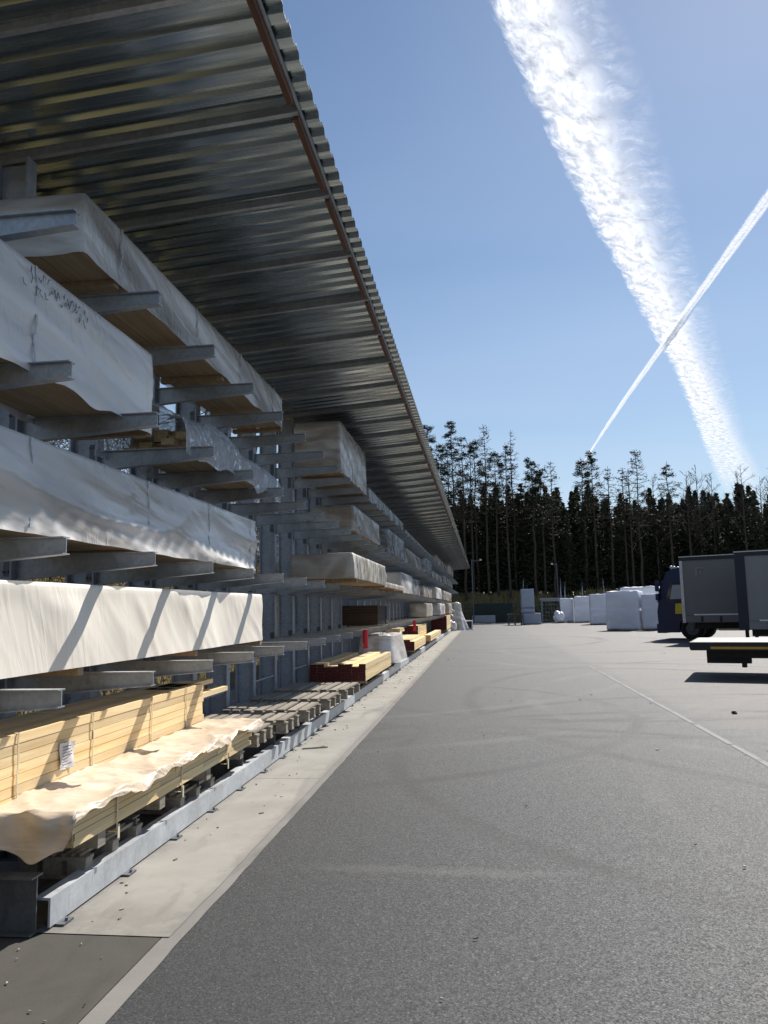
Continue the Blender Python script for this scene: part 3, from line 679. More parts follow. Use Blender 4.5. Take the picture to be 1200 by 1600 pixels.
def lump(name,loc,r,mat,label,cat,seed,grp='plastic scraps piled at the rack end'):
    bm=bmesh.new(); bmesh.ops.create_icosphere(bm,subdivisions=4,radius=1)
    for v in bm.verts:
        k=1+.35*fbm(v.co*1.6+Vector((seed,0,0)),3)+.12*ridge(v.co*4+Vector((seed,0,0)))
        v.co=Vector((v.co.x*r[0]*k,v.co.y*r[1]*k,max(-r[2]*.98,v.co.z*r[2]*k)))
    o=link(name,bm,mat,None,True,loc); return tag(o,label,cat,grp)
lump('film_scrap',(-2.35,54.6,.38),(.42,.5,.37),FILM_W,'heap of white film on the ground left of the hanging sheet','plastic scrap',1)
lump('film_scrap',(-2.6,53.9,1.42),(.5,.6,.2),FILM_W,'white film spilling over the lowest arms at the rack end','plastic scrap',2)
lump('film_scrap',(-2.7,55.5,2.15),(.35,.5,.2),FILM_B,'beige film bunch above the other scraps at the rack end','plastic scrap',3)
lump('film_scrap',(-2.3,53.2,1.0),(.25,.4,.2),FILM_B,'small pinkish film bundle under the lowest arms by the far red stop','plastic scrap',4)
# white frame crate by sheet
P=empty('white_crate',(-1.15,57.2,.0),'low white frame crate on the ground right of the hanging sheet','crate')
bm=bmesh.new()
for x in (-.35,.3): 
    for y in (-.3,.3): box(bm,x,x+.06,y,y+.06,0,.62)
box(bm,-.351,.361,-.301,.361,.62,.68); box(bm,-.45,.4,-.35,.4,0.0,.07); link('frame',bm,YARDW,P)
bm=bmesh.new(); box(bm,-.28,.28,-.24,.28,.071,.6); link('contents',bm,BLACKP,P)
# ================================================================ FENCE BEHIND THE RACK
def wiremesh(name,y0,y1,x,z0,z1,cell,parent,r=.0022):
    bm=bmesh.new(); H=z1-z0; y=y0-H
    while y<y1:
        for sgn in (0,1):
            a=(x,y,z0) if not sgn else (x,y,z1); b=(x,y+H,z1) if not sgn else (x,y+H,z0)
            t0=max(0,(y0-y)/H); t1=min(1,(y1-y)/H)
            if t1>t0: A_=Vector(a).lerp(Vector(b),t0); B_=Vector(a).lerp(Vector(b),t1); tube(bm,A_,B_,r,n=3,cap=False)
        y+=cell
    return link(name,bm,GALV,parent)
F=empty('chain_link_fence',(0,0,0),'galvanised chain-link fence behind the rack columns','fence')
wiremesh('wire_mesh',1.0,40.,-4.35,.1,1.9,.075,F)
for y in [1+2.5*i for i in range(17)]:
    bm=bmesh.new(); tube(bm,(-4.38,y,0),(-4.38,y,2.0),.025,n=8); link('post',bm,GALV,F)
# ================================================================ YARD STOCK ON THE RIGHT
G_Y='white film-wrapped pallet stacks across the yard'
def yardstack(x,y,wx,wy,h,label,rz,seed,tilt=0):
    P=empty('wrapped_stack',(x,y,0),label,'wrapped stack',G_Y,rz)
    bm=bmesh.new()
    for q in (-wx/2,-.06,wx/2-.12): box(bm,q,q+.12,.02,wy-.02,0,.13)
    link('pallet_base',bm,OLDWOOD,P)
    shell('white_cover',-wx/2,wx/2,0,wy,.06,h,YARDW,P,seed,.13,.03,.035,.06,folddir=(.8,.5),taper=.02)
    if seed in (1,3,5,8,9): shell('lower_film_wrap',-wx/2-.03,wx/2+.03,-.03,wy+.03,.05,h*.55,YARDW,P,seed+40,.13,.025,.03,.04,folddir=(.3,1),taper=.02)
    bm=bmesh.new(); box(bm,-wx/2+.12,wx/2-.12,.12,wy-.12,.14,h-.12); link('stock',bm,BROWNT,P)
yardstack(8.6,50.2,2.0,1.3,2.45,'front left white wrapped stack of the nearest yard row, horizontal seam across it',-.45,1)
yardstack(10.2,49.6,1.1,1.2,2.2,'narrow shaded white stack beside the front left one',-.45,2)
yardstack(11.6,48.6,1.0,1.3,2.75,'tall slim white stack right behind the truck cab, left half',-.45,3)
yardstack(12.9,48.0,1.2,1.4,2.75,'white stack partly hidden by the truck cab',-.45,4)
yardstack(10.2,53.2,2.4,1.5,2.75,'white stack showing its top behind the nearest yard row',-.4,5)
yardstack(12.6,52.5,2.0,1.5,2.9,'rear white stack peeking above the row beside the cab',-.4,6)
yardstack(7.9,76.2,1.2,1.6,2.3,'leftmost far white stack, narrow and greyish',-.2,7)
yardstack(9.2,75.0,1.4,1.6,2.45,'far white stack second from the left, bulging',-.2,8)
yardstack(10.3,66.2,3.0,2.0,2.5,'broad far white stack with a drooping top left of the nearest row',-.1,9)
yardstack(12.9,70.5,2.0,1.6,2.5,'far white stack mostly behind the nearest row',-.1,10)
lump('film_scrap',(7.0,74.5,.55),(.45,.5,.55),YARDW,'crumpled white film on the ground by the far left stack','plastic scrap',9)
# tower of three grey boxes and black pallets
for k,(z,hh_,w_,lab) in enumerate(((0,1.0,1.6,'wide blue-grey wrapped block at the bottom of the far tower'),(1.02,.42,1.15,'thin blue-grey block in the middle of the far tower'),(1.46,1.68,1.15,'upright blue-grey block at the top of the far tower'))):
    P=empty('wrapped_block',(3.95 if k else 4.25,70.2,z),lab,'wrapped block','blue-grey blocks stacked as a tower'); shell('wrap',-w_/2,w_/2,0,1.1,.012,hh_,BLUEB,P,90+k,.12,.012,.015,.03)
for k in range(5):
    P=empty('dark_pallet',(2.75,69.2,k*.2),'black pallet at the foot of the far grey tower','pallet','black pallets stacked by the tower')
    P['label']=['bottom black pallet of the low pile by the far tower','second black pallet from the ground in the low pile','middle black pallet of the low pile by the far tower','fourth black pallet from the ground in the low pile','top black pallet of the low pile by the far tower'][k]
    bm=bmesh.new(); o_=random.uniform(-.04,.04)
    for i in range(6): box(bm,-.65+o_,.65+o_,i*.18,i*.18+.13,.151,.172)
    link('top_boards',bm,STONE,P); bm=bmesh.new()
    for x in (-.6,-.05,.5): box(bm,x+o_,x+.1+o_,0,1.03,.0,.15)
    link('runner',bm,BLACKP,P)
# stillage rack with rough stock
P=empty('stillage',(7.1,82,0),'dark steel stillage with a flat roof holding rough stock, at the forest edge','storage frame')
bm=bmesh.new()
for x in (-1.1,1.02):
    for y in (0,1.2): box(bm,x,x+.08,y,y+.08,0,2.1)
link('frame',bm,GREYB,P); bm=bmesh.new(); box(bm,-1.25,1.2,-.1,1.4,2.25,2.42); box(bm,-1.2,1.15,-.05,1.35,2.1,2.2); link('roof_panel',bm,GREYB,P)
bm=bmesh.new(); rnd=random.Random(5)
for r_ in range(5):
    for c_ in range(7):
        tube(bm,(-.95+c_*.29+rnd.uniform(-.03,.03),.06,.2+r_*.38),(-.95+c_*.29,1.2,.2+r_*.38),rnd.uniform(.10,.15),n=9)
link('log_stock',bm,STONE,P)
# green mesh fence panels and grey slab
P=empty('mesh_fence',(0,0,0),'dull green mesh fence below the grassy bank','fence')
bm=bmesh.new(); 
for i in range(110): x=-2.0+i*.09; box(bm,x,x+.02,83.5,83.52,.1,2.0)
for z in (.1,.5,1.,1.5,1.98): box(bm,-2.0,7.9,83.525,83.545,z,z+.04)
link('mesh_panel',bm,GREENM,P)
for i in range(5):
    bm=bmesh.new(); box(bm,-2.0+i*2.4,-1.94+i*2.4,83.55,83.61,0,2.1); link('post',bm,GREENM,P)
P=empty('green_container',(.9,84.0,0),'dull green low container behind the grey slab','container')
bm=bmesh.new()
box(bm,-1.9,2.2,-.3,.5,.15,1.9); box(bm,-1.95,2.25,-.35,.55,1.9,1.98); box(bm,-1.85,2.15,-.25,.45,0,.149)
for i in range(12): box(bm,-1.85+i*.34,-1.7+i*.34,-.335,-.302,.2,1.85)
link('shell',bm,GREENM,P)
bm=bmesh.new(); box(bm,-1.15,1.2,80.6,81.5,.06,.78); bmesh.ops.bevel(bm,geom=list(bm.edges),offset=.03,segments=2)
for x in (-.9,.8): box(bm,x,x+.15,80.65,81.4,0,.059)
tag(link('grey_slab',bm,GREYB),'low pale grey block lying in front of the green fence','block')
# ================================================================ TRUCK, TRAILERS
def wheel(parent,x,y,z,r=.5,w=.32,name='wheel',ax='y'):
    W=bpy.data.objects.new(name,None); COL.objects.link(W); W.parent=parent; W.location=(x,y,z)
    bm=bmesh.new(); pr=[(r*.58,-w/2),(r*.9,-w/2),(r,-w/2+.05),(r,w/2-.05),(r*.9,w/2),(r*.58,w/2)]; n=28; rings=[]
    for i in range(n):
        a=2*math.pi*i/n; rings.append([bm.verts.new((math.cos(a)*q,t_,math.sin(a)*q)) for q,t_ in pr])
    for i in range(n):
        for j in range(len(pr)): bm.faces.new((rings[i][j],rings[(i+1)%n][j],rings[(i+1)%n][(j+1)%len(pr)],rings[i][(j+1)%len(pr)]))
    link('tyre',bm,RUBBER,W,True)
    bm=bmesh.new(); tube(bm,(0,-w/2+.06,0),(0,w/2-.06,0),r*.585,n=24); tube(bm,(0,-w/2-.0,0),(0,-w/2+.059,0),r*.2,n=12)
    for i in range(8): a=i*math.pi/4; tube(bm,(math.cos(a)*r*.33,-w/2+.03,math.sin(a)*r*.33),(math.cos(a)*r*.33,-w/2+.059,math.sin(a)*r*.33),.03,n=6)
    link('rim',bm,DARKST,W)
ANG=-.50   # vehicles' long axis turned from the X axis; front points to -x local
# local frame: x along vehicle (front at 0, rear +x), y across (near side y=0, far side +y)
T=empty('truck_tractor',(7.75,36.3,0),'dark navy truck cab with a yellow square on its door, behind the grey trailer','truck',None,ANG)
bm=bmesh.new()
prof_=[(0.10,.35),(0.02,.75),(0.0,1.35),(.07,1.75),(.30,2.75),(.52,3.25),(.95,3.42),(2.2,3.42),(2.25,3.0),(2.25,.95),(1.95,.95),(1.85,1.15),(1.5,1.28),(1.15,1.15),(.98,.9),(.9,.35)]
prof_=[(a,b*.93) for a,b in prof_]
prism(bm,prof_,'y',0,2.4); bmesh.ops.bevel(bm,geom=[e for e in bm.edges if abs(e.verts[0].co.y-e.verts[1].co.y)<1e-4],offset=.05,segments=2)
link('cab_body',bm,NAVY,T)
bm=bmesh.new(); prism(bm,[(.42,1.72),(.62,2.5),(1.35,2.5),(1.38,1.72)],'y',-.012,.0); link('side_window',bm,GLASS,T)
bm=bmesh.new(); prism(bm,[(.60,1.80),(.74,2.42),(1.1,2.42),(1.25,2.1),(1.1,1.8)],'y',-.016,-.0125); link('curtain',bm,GREYB,T)
bm=bmesh.new(); prism(bm,[(1.62,1.95),(1.66,2.45),(1.8,2.45),(1.8,1.95)],'y',-.012,.0); link('rear_side_window',bm,GREYB,T)
d_=bmesh.new(); prism(d_,[(.40,.95),(.42,1.66),(1.42,1.66),(1.42,1.2),(1.2,.95)],'y',-.01,.0); dr=link('door',d_,NAVY,T)
bm=bmesh.new(); box(bm,1.28,1.4,-.035,-.0105,1.35,1.39); link('handle',bm,BLK,dr)
bm=bmesh.new(); prism(bm,[(.78,1.15),(.82,1.6),(1.26,1.6),(1.24,1.15)],'y',-.016,-.0105); link('yellow_square',bm,YELLOW,dr)
bm=bmesh.new(); prism(bm,[(-.012,1.65),(.20,2.62),(.215,2.62),(.005,1.65)],'y',.12,2.28); link('windscreen',bm,GLASS,T)
for zz_,hm in ((1.75,.30),(2.15,.5)):
    bm=bmesh.new(); box(bm,.05,.17,-.30,-.08,zz_,zz_+hm); bmesh.ops.bevel(bm,geom=list(bm.edges),offset=.03,segments=2); tube(bm,(.13,-.09,zz_+hm*.5),(.22,-.0,zz_+hm*.5),.015); link('mirror',bm,NAVY,T)
for q in (.4,.9,1.5,2.0):
    bm=bmesh.new(); bmesh.ops.create_uvsphere(bm,u_segments=10,v_segments=6,radius=.07,matrix=Matrix.Translation((.62,q,3.23))); tube(bm,(.62,q,3.13),(.62,q,3.2),.03); link('roof_lamp',bm,ALU,T,True)
bm=bmesh.new(); box(bm,-.06,.35,.02,2.38,.30,.72); bmesh.ops.bevel(bm,geom=list(bm.edges),offset=.05,segments=2); link('bumper',bm,NAVY,T)
for yy in (.12,2.0):
    bm=bmesh.new(); box(bm,-.075,-.0605,yy,yy+.28,.42,.6); link('headlight',bm,ALU,T)
bm=bmesh.new(); box(bm,2.26,6.2,.75,.95,.75,1.0); box(bm,2.26,6.2,1.45,1.65,.75,1.0); link('chassis',bm,BLK,T)
bm=bmesh.new(); tube(bm,(2.5,.35,.7),(3.7,.35,.7),.3,n=16); link('fuel_tank',bm,ALU,T)
for x,yy in ((1.45,.18),(1.45,2.22),(5.0,.2),(5.0,2.2)): wheel(T,x,yy,.5)
def trailer(loc,L,Hh,zb,label,curt,post=.1,postmat=None,roofm=BLK,rz=ANG,grp='curtain-sided trailers parked on the right'):
    T=empty('box_trailer',loc,label,'trailer',grp,rz); W=2.45
    bm=bmesh.new()
    # curtain with slight ripples, as a closed box
    n=int(L/.09); x0=post+.001
    A_=[];
    for i in range(n+1):
        x=x0+(L-x0)*i/n; yy=.018*noise.noise(Vector((x*1.3,0,L)))+.006*math.sin(x*9)
        A_.append([bm.verts.new((x,yy+.02,zb+.32+ (Hh-zb-.32-.18)*j/8)) for j in range(9)])
    for i in range(n):
        for j in range(8): bm.faces.new((A_[i][j],A_[i+1][j],A_[i+1][j+1],A_[i][j+1]))
    link('curtain',bm,curt,T,True)
    bm=bmesh.new(); box(bm,post+.002,L-.002,.06,W,zb+.14,Hh-.08); link('box_body',bm,curt,T)
    bm=bmesh.new(); box(bm,0,L,-.01,W+.01,Hh-.18,Hh-.04); box(bm,.02,L-.02,0,W,Hh-.0395,Hh-.01); rr=link('roof_frame',bm,roofm,T)
    bm=bmesh.new(); box(bm,-.01,L+.01,-.03,-.011,Hh-.035,Hh); link('roof_rail',bm,ALU,T)
    bm=bmesh.new(); box(bm,0,post,-.008,W+.008,zb,Hh-.1805); link('front_wall',bm,postmat or curt,T)
    bm=bmesh.new(); box(bm,post+.001,L,-.006,.012,zb+.02,zb+.30); sb=link('side_board',bm,curt,T)
    bm=bmesh.new(); box(bm,post+.35,L-.1,-.03,-.0065,zb+.305,zb+.36); link('bottom_rail',bm,WHITEP,T)
    bm=bmesh.new(); x=post+.6
    while x<L: box(bm,x,x+.10,-.012,-.0065,zb+.04,zb+.26); x+=.72
    link('buckle',bm,BLK,sb)
    bm=bmesh.new(); box(bm,.3,L-.3,.6,.8,zb-.25,zb-.005); box(bm,.3,L-.3,1.65,1.85,zb-.25,zb-.005); box(bm,.05,L,.05,2.4,zb-.004,zb+.1395); link('chassis',bm,BLK,T)
    for yy in (.25,2.1):
        bm=bmesh.new(); box(bm,2.3,2.42,yy,yy+.12,.06,zb-.006); box(bm,2.22,2.5,yy-.06,yy+.18,.0,.059); link('landing_leg',bm,BLK,T)
    for x in (L-3.9,L-2.6,L-1.3):
        for yy in (.18,2.24): wheel(T,x,yy,.5)
    bm=bmesh.new(); box(bm,3.4,L-4.8,.03,.06,.45,zb-.05); link('side_guard',bm,BLK,T)
    return T
tr=trailer((8.15,33.5,0),11.0,3.53,.80,'grey curtain-sided trailer with thin white lower rail, in front of the navy truck cab',CURT,.12,ALU)
bm=bmesh.new(); box(bm,.62,.95,-.004,.0,3.0,3.06); box(bm,.62,.70,-.004,.0,2.72,2.995); box(bm,.78,.86,-.004,.0,2.8,2.9); link('pale_corner_mark',bm,CURT2,tr)
trailer((9.05,29.3,0),11.0,3.42,.62,'nearer paler curtain-sided trailer with a navy front wall, cut by the photo edge',CURT2,.34,BLK2)
# flatbed
FT=empty('flatbed_trailer',(4.36,17.45,0),'low empty flatbed trailer with pale deck and amber side strip at the right edge','trailer',None,-.33)
bm=bmesh.new()
for i in range(14): box(bm,.02,8.0,.07+i*.163,.07+i*.163+.155,.735,.775)
link('deck',bm,DECKW,FT)
bm=bmesh.new(); box(bm,0,8.05,0,.065,.60,.77); box(bm,0,8.05,2.36,2.42,.60,.77); box(bm,-.02,.015,.066,2.355,.62,.77); link('side_frame',bm,BLK,FT)
bm=bmesh.new(); box(bm,.4,8,-.012,-.0005,.63,.68); link('amber_strip',bm,ORANGE,FT)
bm=bmesh.new(); box(bm,.3,7.8,.7,.82,.40,.73); box(bm,.3,7.8,1.6,1.72,.40,.73); box(bm,.15,8,.07,2.35,.60,.73); box(bm,.25,1.15,.95,1.45,.27,.595); box(bm,.95,1.05,1.0,1.4,.18,.2695); box(bm,2.2,3.4,.15,.6,.26,.595); link('chassis',bm,BLK,FT)
for xx,yy in ((1.55,1.15),(4.4,1.15)):
    bm=bmesh.new(); box(bm,xx,xx+.10,yy,yy+.10,.04,.595); box(bm,xx-.06,xx+.16,yy-.06,yy+.16,.0,.039); link('support_leg',bm,BLK,FT)
for x in (5.2,6.4):
    for yy in (.3,2.1): wheel(FT,x,yy,.32,.32,.24)
# poles
def pole(x,y,h,label,armx,z0=0):
    P=empty('utility_pole',(x,y,z0),label,'pole','thin poles at the forest edge')
    bm=bmesh.new(); tube(bm,(0,0,-.1),(0,0,h),.07,.045,n=8); link('pole',bm,DARKST,P)
    bm=bmesh.new(); box(bm,min(0,armx),max(0,armx),-.03,.03,h-.16,h-.10); link('cross_arm',bm,DARKST,P)
    bm=bmesh.new(); box(bm,armx-.1,armx+.1,-.08,.08,h-.13,h+.03); link('lamp_head',bm,ALU,P)
pole(-1.0,80,6.5,'thin lamp pole beside the end of the rack canopy',.9)
pole(8.1,86,6.2,'thin pole with a short crossbar behind the stillage',-.5)
# debris
dm=[OLDWOOD,GREYB,BLACKP]
bm=bmesh.new(); rnd=random.Random(12)
for i in range(300):
    if i<150: x=-2.2+rnd.random()**2*.5; y=rnd.uniform(3.95,30)
    elif i<165: x=rnd.uniform(-3.0,-1.6); y=rnd.uniform(2.7,3.9)
    else: x=rnd.uniform(-1.5,6); y=rnd.uniform(2.5,30)
    s_=rnd.uniform(.003,.010)*(1+ y*.03); M4=Matrix.Translation((x,y,.010+s_*.3))@Matrix.Rotation(rnd.uniform(0,6.28),4,'Z')@Matrix.Rotation(rnd.uniform(-.3,.3),4,'X')
    boxm(bm,M4,s_*rnd.uniform(.8,3.2),s_*rnd.uniform(.6,1.4),s_*.6,rnd.choice((0,0,1,1,2)))
tag(link('debris',bm,dm),'small stones and wood chips scattered on the ground','debris',kind='stuff')
for (x,y,l,rz,lab) in ((-2.0,9.1,.3,.4,'wood splinter on the concrete beside the rail, near the pallets'),):
    bm=bmesh.new(); boxm(bm,Matrix.Translation((x,y,.018))@Matrix.Rotation(rz,4,'Z'),l,.02,.012); boxm(bm,Matrix.Translation((x+.03,y+.05,.016))@Matrix.Rotation(rz+.5,4,'Z'),l*.6,.012,.010); tag(link('splinter',bm,OLDWOOD),lab,'splinter')
bm=bmesh.new(); bmesh.ops.create_icosphere(bm,subdivisions=2,radius=.04)
for v in bm.verts: v.co*=1+.4*noise.noise(v.co*30); v.co.z=max(-.02,v.co.z*.7)
tag(link('dark_stone',bm,BLK,None,False,(3.55,12.0,.02)),'single dark lump lying on the open asphalt','stone')
# ================================================================ TREES
def crown_quads(bm,c,rad,n,size,rnd,flat=.5,mi=0):
    for i in range(n):
        d=Vector((rnd.gauss(0,1),rnd.gauss(0,1),rnd.gauss(0,1)*flat)); 
        if d.length<1e-3: continue
        p=c+d.normalized()*rad*rnd.random()**.5
        u_=Vector((rnd.gauss(0,1),rnd.gauss(0,1),rnd.gauss(0,.4))).normalized()*size*rnd.uniform(.5,1.3); w_=u_.cross(Vector((rnd.gauss(0,1),rnd.gauss(0,1),rnd.gauss(0,1)))).normalized()*size*.35
        bm.faces.new([bm.verts.new(q) for q in (p-u_,p+w_*.8,p+u_,p-w_)]).material_index=mi
def make_spruce(seed,h,loc,dens=1.0):
    rnd=random.Random(seed); T=empty('spruce_tree',loc,'x','tree')
    bm=bmesh.new(); tube(bm,(0,0,-.4),(0,0,h*.98),.16,.02,n=6); link('trunk',bm,BARK,T)
    bm=bmesh.new(); z=.06*h
    while z<h*.99:
        f=1-z/h; R_=(.25+2.3*f**.8)*rnd.uniform(.7,1.15); nb=int(6+6*f)
        for b in range(nb):
            a=rnd.uniform(0,6.28); l=R_*rnd.uniform(.6,1.1); droop=-.25*l*rnd.uniform(.5,1.3); d=Vector((math.cos(a),math.sin(a),0))
            m_=max(2,int(l/.22*dens))
            for k in range(m_):
                t_=(k+.6)/m_; p=Vector((0,0,z))+d*l*t_+Vector((0,0,droop*t_*t_+.08*l*t_))
                for r_ in range(2):
                    s_=Vector((rnd.gauss(0,1),rnd.gauss(0,1),rnd.gauss(0,.45))).normalized(); ln=rnd.uniform(.18,.38)*(1.1-.5*t_); w_=s_.cross(Vector((rnd.gauss(0,1),rnd.gauss(0,1),rnd.gauss(0,1)))).normalized()*ln*.42
                    bm.faces.new([bm.verts.new(q) for q in (p-s_*ln*.4,p+w_,p+s_*ln,p-w_)])
        z+=rnd.uniform(.16,.30)*(1+f*.6)
    link('crown',bm,SPRUCE,T); return T
def branch(bm,p,d,l,r,depth,rnd,tips,spread=.6,up=.1):
    q=p+d*l; tube(bm,p,q,r,r*.62,n=4 if depth<2 else 5,cap=False)
    if depth==0: tips.append(q); return
    for k in range(rnd.choice((2,3,3))):
        nd=(d+Vector((rnd.gauss(0,spread),rnd.gauss(0,spread),rnd.gauss(up,spread*.7)))).normalized()
        branch(bm,p.lerp(q,rnd.uniform(.45,1)),nd,l*rnd.uniform(.55,.8),r*.58,depth-1,rnd,tips,spread,up)
def make_pine(seed,h,loc,crown=.38,full=1.0,lean=.0):
    rnd=random.Random(seed); T=empty('pine_tree',loc,'x','tree')
    bm=bmesh.new(); pts=[Vector((lean*(i/8)**2*h*.1+rnd.uniform(-.1,.1)*(i>0),rnd.uniform(-.08,.08),-.4+ (h+.4)*i/8)) for i in range(9)]
    for i in range(8): tube(bm,pts[i],pts[i+1],.17*(1-i/9),.17*(1-(i+1)/9),n=6,cap=False)
    bc=bmesh.new()
    z=h*(1-crown)-h*.18
    while z<h*.985:
        f=(z/h-(1-crown))/crown; i=min(7,int((z+.4)/(h+.4)*8)); c=pts[i].lerp(pts[i+1],((z+.4)/(h+.4)*8)-i)
        if f<0: nb=rnd.choice((0,1,1)); L=rnd.uniform(.5,1.3)
        else: nb=rnd.choice((2,3,4)); L=(1.9*(1-f)**.6+.25)*rnd.uniform(.45,1.1)
        for b in range(nb):
            a=rnd.uniform(0,6.28); d=Vector((math.cos(a),math.sin(a),rnd.uniform(-.15,.45))).normalized(); tips=[]
            branch(bc,c,d,L*.5,.032,2,rnd,tips,.45,.08)
            if f>=0:
                for t_ in tips:
                    if rnd.random()<.8*full: crown_quads(bm_leaf:=bc,t_,.34,int(9*full),.13,rnd,.45,1)
        z+=rnd.uniform(.28,.5)
    link('trunk',bm,BARKR,T); link('crown',bc,[TWIG,PINEN],T); return T
def make_bare(seed,h,loc,mat=None,wide=1.0):
    rnd=random.Random(seed); T=empty('bare_tree',loc,'x','tree'); mat=mat or TWIG
    bm=bmesh.new(); tube(bm,(0,0,-.4),(0,0,h*.5),.13,.09,n=6,cap=False); tube(bm,(0,0,h*.5),(.1,.05,h*.97),.09,.012,n=5,cap=False); link('trunk',bm,mat,T)
    bc=bmesh.new(); z=h*.32
    while z<h*.95:
        f=z/h; a=rnd.uniform(0,6.28); d=Vector((math.cos(a)*wide,math.sin(a)*wide,rnd.uniform(.5,1.2))).normalized(); tips=[]
        branch(bc,Vector((.05,.02,z)),d,(1-f)*h*.22+.25,.028,3,rnd,tips,.42,.25); z+=rnd.uniform(.25,.5)
    link('crown',bc,TWIG,T); return T
def place(T,x,y,label,group=None,first=False,s=1,rz=None):
    o=T if first else copy_tree(T); o.location=(x,y,hh(x,y)); o.scale=(s,s,s); o.rotation_euler[2]=random.uniform(0,6.28) if rz is None else rz
    o['label']=label; 
    if group: o['group']=group
    return o
fx=lambda p,Y:(p-753)/1208*Y
sp=[make_spruce(100+i,h,(0,0,0)) for i,h in enumerate((11,12,10,13))]
used=[False]*4
i=0; Xs=-9.
row=[]
for (Y,step) in ((91.5,1.35),(94.5,1.5)):
    x=-10.
    while x<52:
        row.append((x+random.uniform(-.4,.4),Y+random.uniform(-1.,1.))); x+=step
for (x,y) in row:
    k=random.randrange(4); hbase=(11,12,10,13)[k]; tgt=(12.4 if x<8 else 11.2)-max(0,x-8)*.05; tgt*=random.uniform(.80,1.10)
    place(sp[k],x,y,'dark spruce in the dense row at the forest edge','spruces at the forest edge',not used[k],tgt/hbase); used[k]=True
# far forest mass
bm=bmesh.new(); rnd=random.Random(77)
for j in range(420):
    x=rnd.uniform(-16,62); y=rnd.uniform(97,116); h=rnd.uniform(10.0,14.0)-max(0,x-8)*.03; b=hh(x,y)
    tube(bm,(x,y,b-.3),(x,y,b+h*.95),.14,.03,n=4,cap=False)
    for k in range(520):
        z=rnd.uniform(.12,1)**.9*h; f=1-z/h; rr=(.06+2.5*f**.85)*rnd.random()**.5*rnd.uniform(.75,1.15); a=rnd.uniform(0,6.28); p=Vector((x+rr*math.cos(a),y+rr*math.sin(a),b+z))
        s_=Vector((rnd.gauss(0,1),rnd.gauss(0,1),rnd.gauss(0,.6))).normalized()*.34; w_=s_.cross(Vector((rnd.gauss(0,1),rnd.gauss(0,1),rnd.gauss(0,1)))).normalized()*.17
        bm.faces.new([bm.verts.new(q) for q in (p-s_,p+w_,p+s_,p-w_)])
tag(link('forest',bm,SPRUCE),'dark conifer forest behind the edge trees','forest',kind='stuff')
# tall individual pines: image x of the top, height, crown share, fullness, label
pines=[(668,21,.45,1.0,'tall pine just right of the canopy edge, leftmost of all'),(688,18.5,.5,1.1,'bushy pine half hidden by the canopy edge'),(706,21.5,.5,.9,'tallest pine with a broad open crown left in the forest'),(722,20,.55,.8,'slender pine between the tallest one and the twin-topped group'),
 (741,19,.35,1.0,'dark-crowned pine in the left group above the canopy end'),(757,21,.5,.45,'thin-topped pine sticking out above the left group'),(772,17.5,.35,.9,'short-crowned pine at the right of the left group'),(789,18.6,.5,.7,'half-bare pine above the grey tower'),(799,20,.6,.3,'sparse dead-looking pine beside the half-bare one'),
 (829,16.6,.38,1.2,'flat-topped pine standing alone right of the left group'),(843,15.2,.5,1.1,'leaning bushy pine touching the flat-topped one'),(858,16.4,.55,.4,'thin larch-like pine right of the bushy pair'),
 (905,16.0,.5,.9,'broad pine under the foot of the thin contrail, left stem'),(921,16.6,.5,.9,'broad pine under the foot of the thin contrail, right stem'),(945,14.8,.5,.4,'thin pine with bare side branches after the broad pair'),(966,14.6,.5,.5,'sparse pine in the middle of the forest line'),(987,16.6,.55,.6,'high narrow pine in the middle of the forest line'),
 (1032,15.6,.5,.7,'narrow pine standing alone with level tiers of branches'),(1192,15.4,.5,.8,'last pine at the right edge of the photo')]
for i,(p_,h_,c_,f_,lab) in enumerate(pines):
    Y=random.uniform(88.5,91); T=make_pine(300+i,h_*.97,(0,0,0),c_,f_); x=fx(p_+6,Y); place(T,x,Y,lab,'tall pines rising above the forest',True,1,0)
bares=[(700,17.5,'bare crown of twigs among the left pines'),(735,17.8,'bare tree behind the left group of pines'),(816,12.5,'small bare tree beside the flat-topped pine'),(975,13,'bare tree left of the high narrow pine'),(1012,12.6,'thin bare birch right of the high narrow pine'),(1060,13.2,'slim bare tree right of the tiered pine'),(1076,13.6,'second slim bare tree right of the tiered pine'),(1096,12.8,'wide bare tree above the trailer front'),(1140,13.2,'bare twiggy tree below the wide contrail'),(1165,12.2,'low bare tree near the right edge'),(1182,12.6,'bare tree beside the last pine')]
for i,(p_,h_,lab) in enumerate(bares):
    Y=random.uniform(90,93); T=make_bare(500+i,h_+1.2,(0,0,0)); place(T,fx(p_+5,Y),Y,lab,'leafless trees in the forest line',True,1)
for i,(p_,h_,lab) in enumerate(((815,4.2,'added pale trunk in place of a sky gap above the grey tower'),(871,4.4,'added white trunk in place of a sky gap behind the pole'),(877,3.8,'thin added white trunk in place of a sky gap right of the pole'),(935,4.0,'added pale trunk in place of a sky gap above the far white stacks'),(903,3.6,'short added pale trunk in place of a sky gap at the forest foot'))):
    T=make_bare(600+i,h_,(0,0,0),GAPTRUNK,.5); place(T,fx(p_,88.4),88.4,lab,'pale trunks added in place of sky gaps',True,.62)  # pale trunks added where slivers of sky shine through the forest
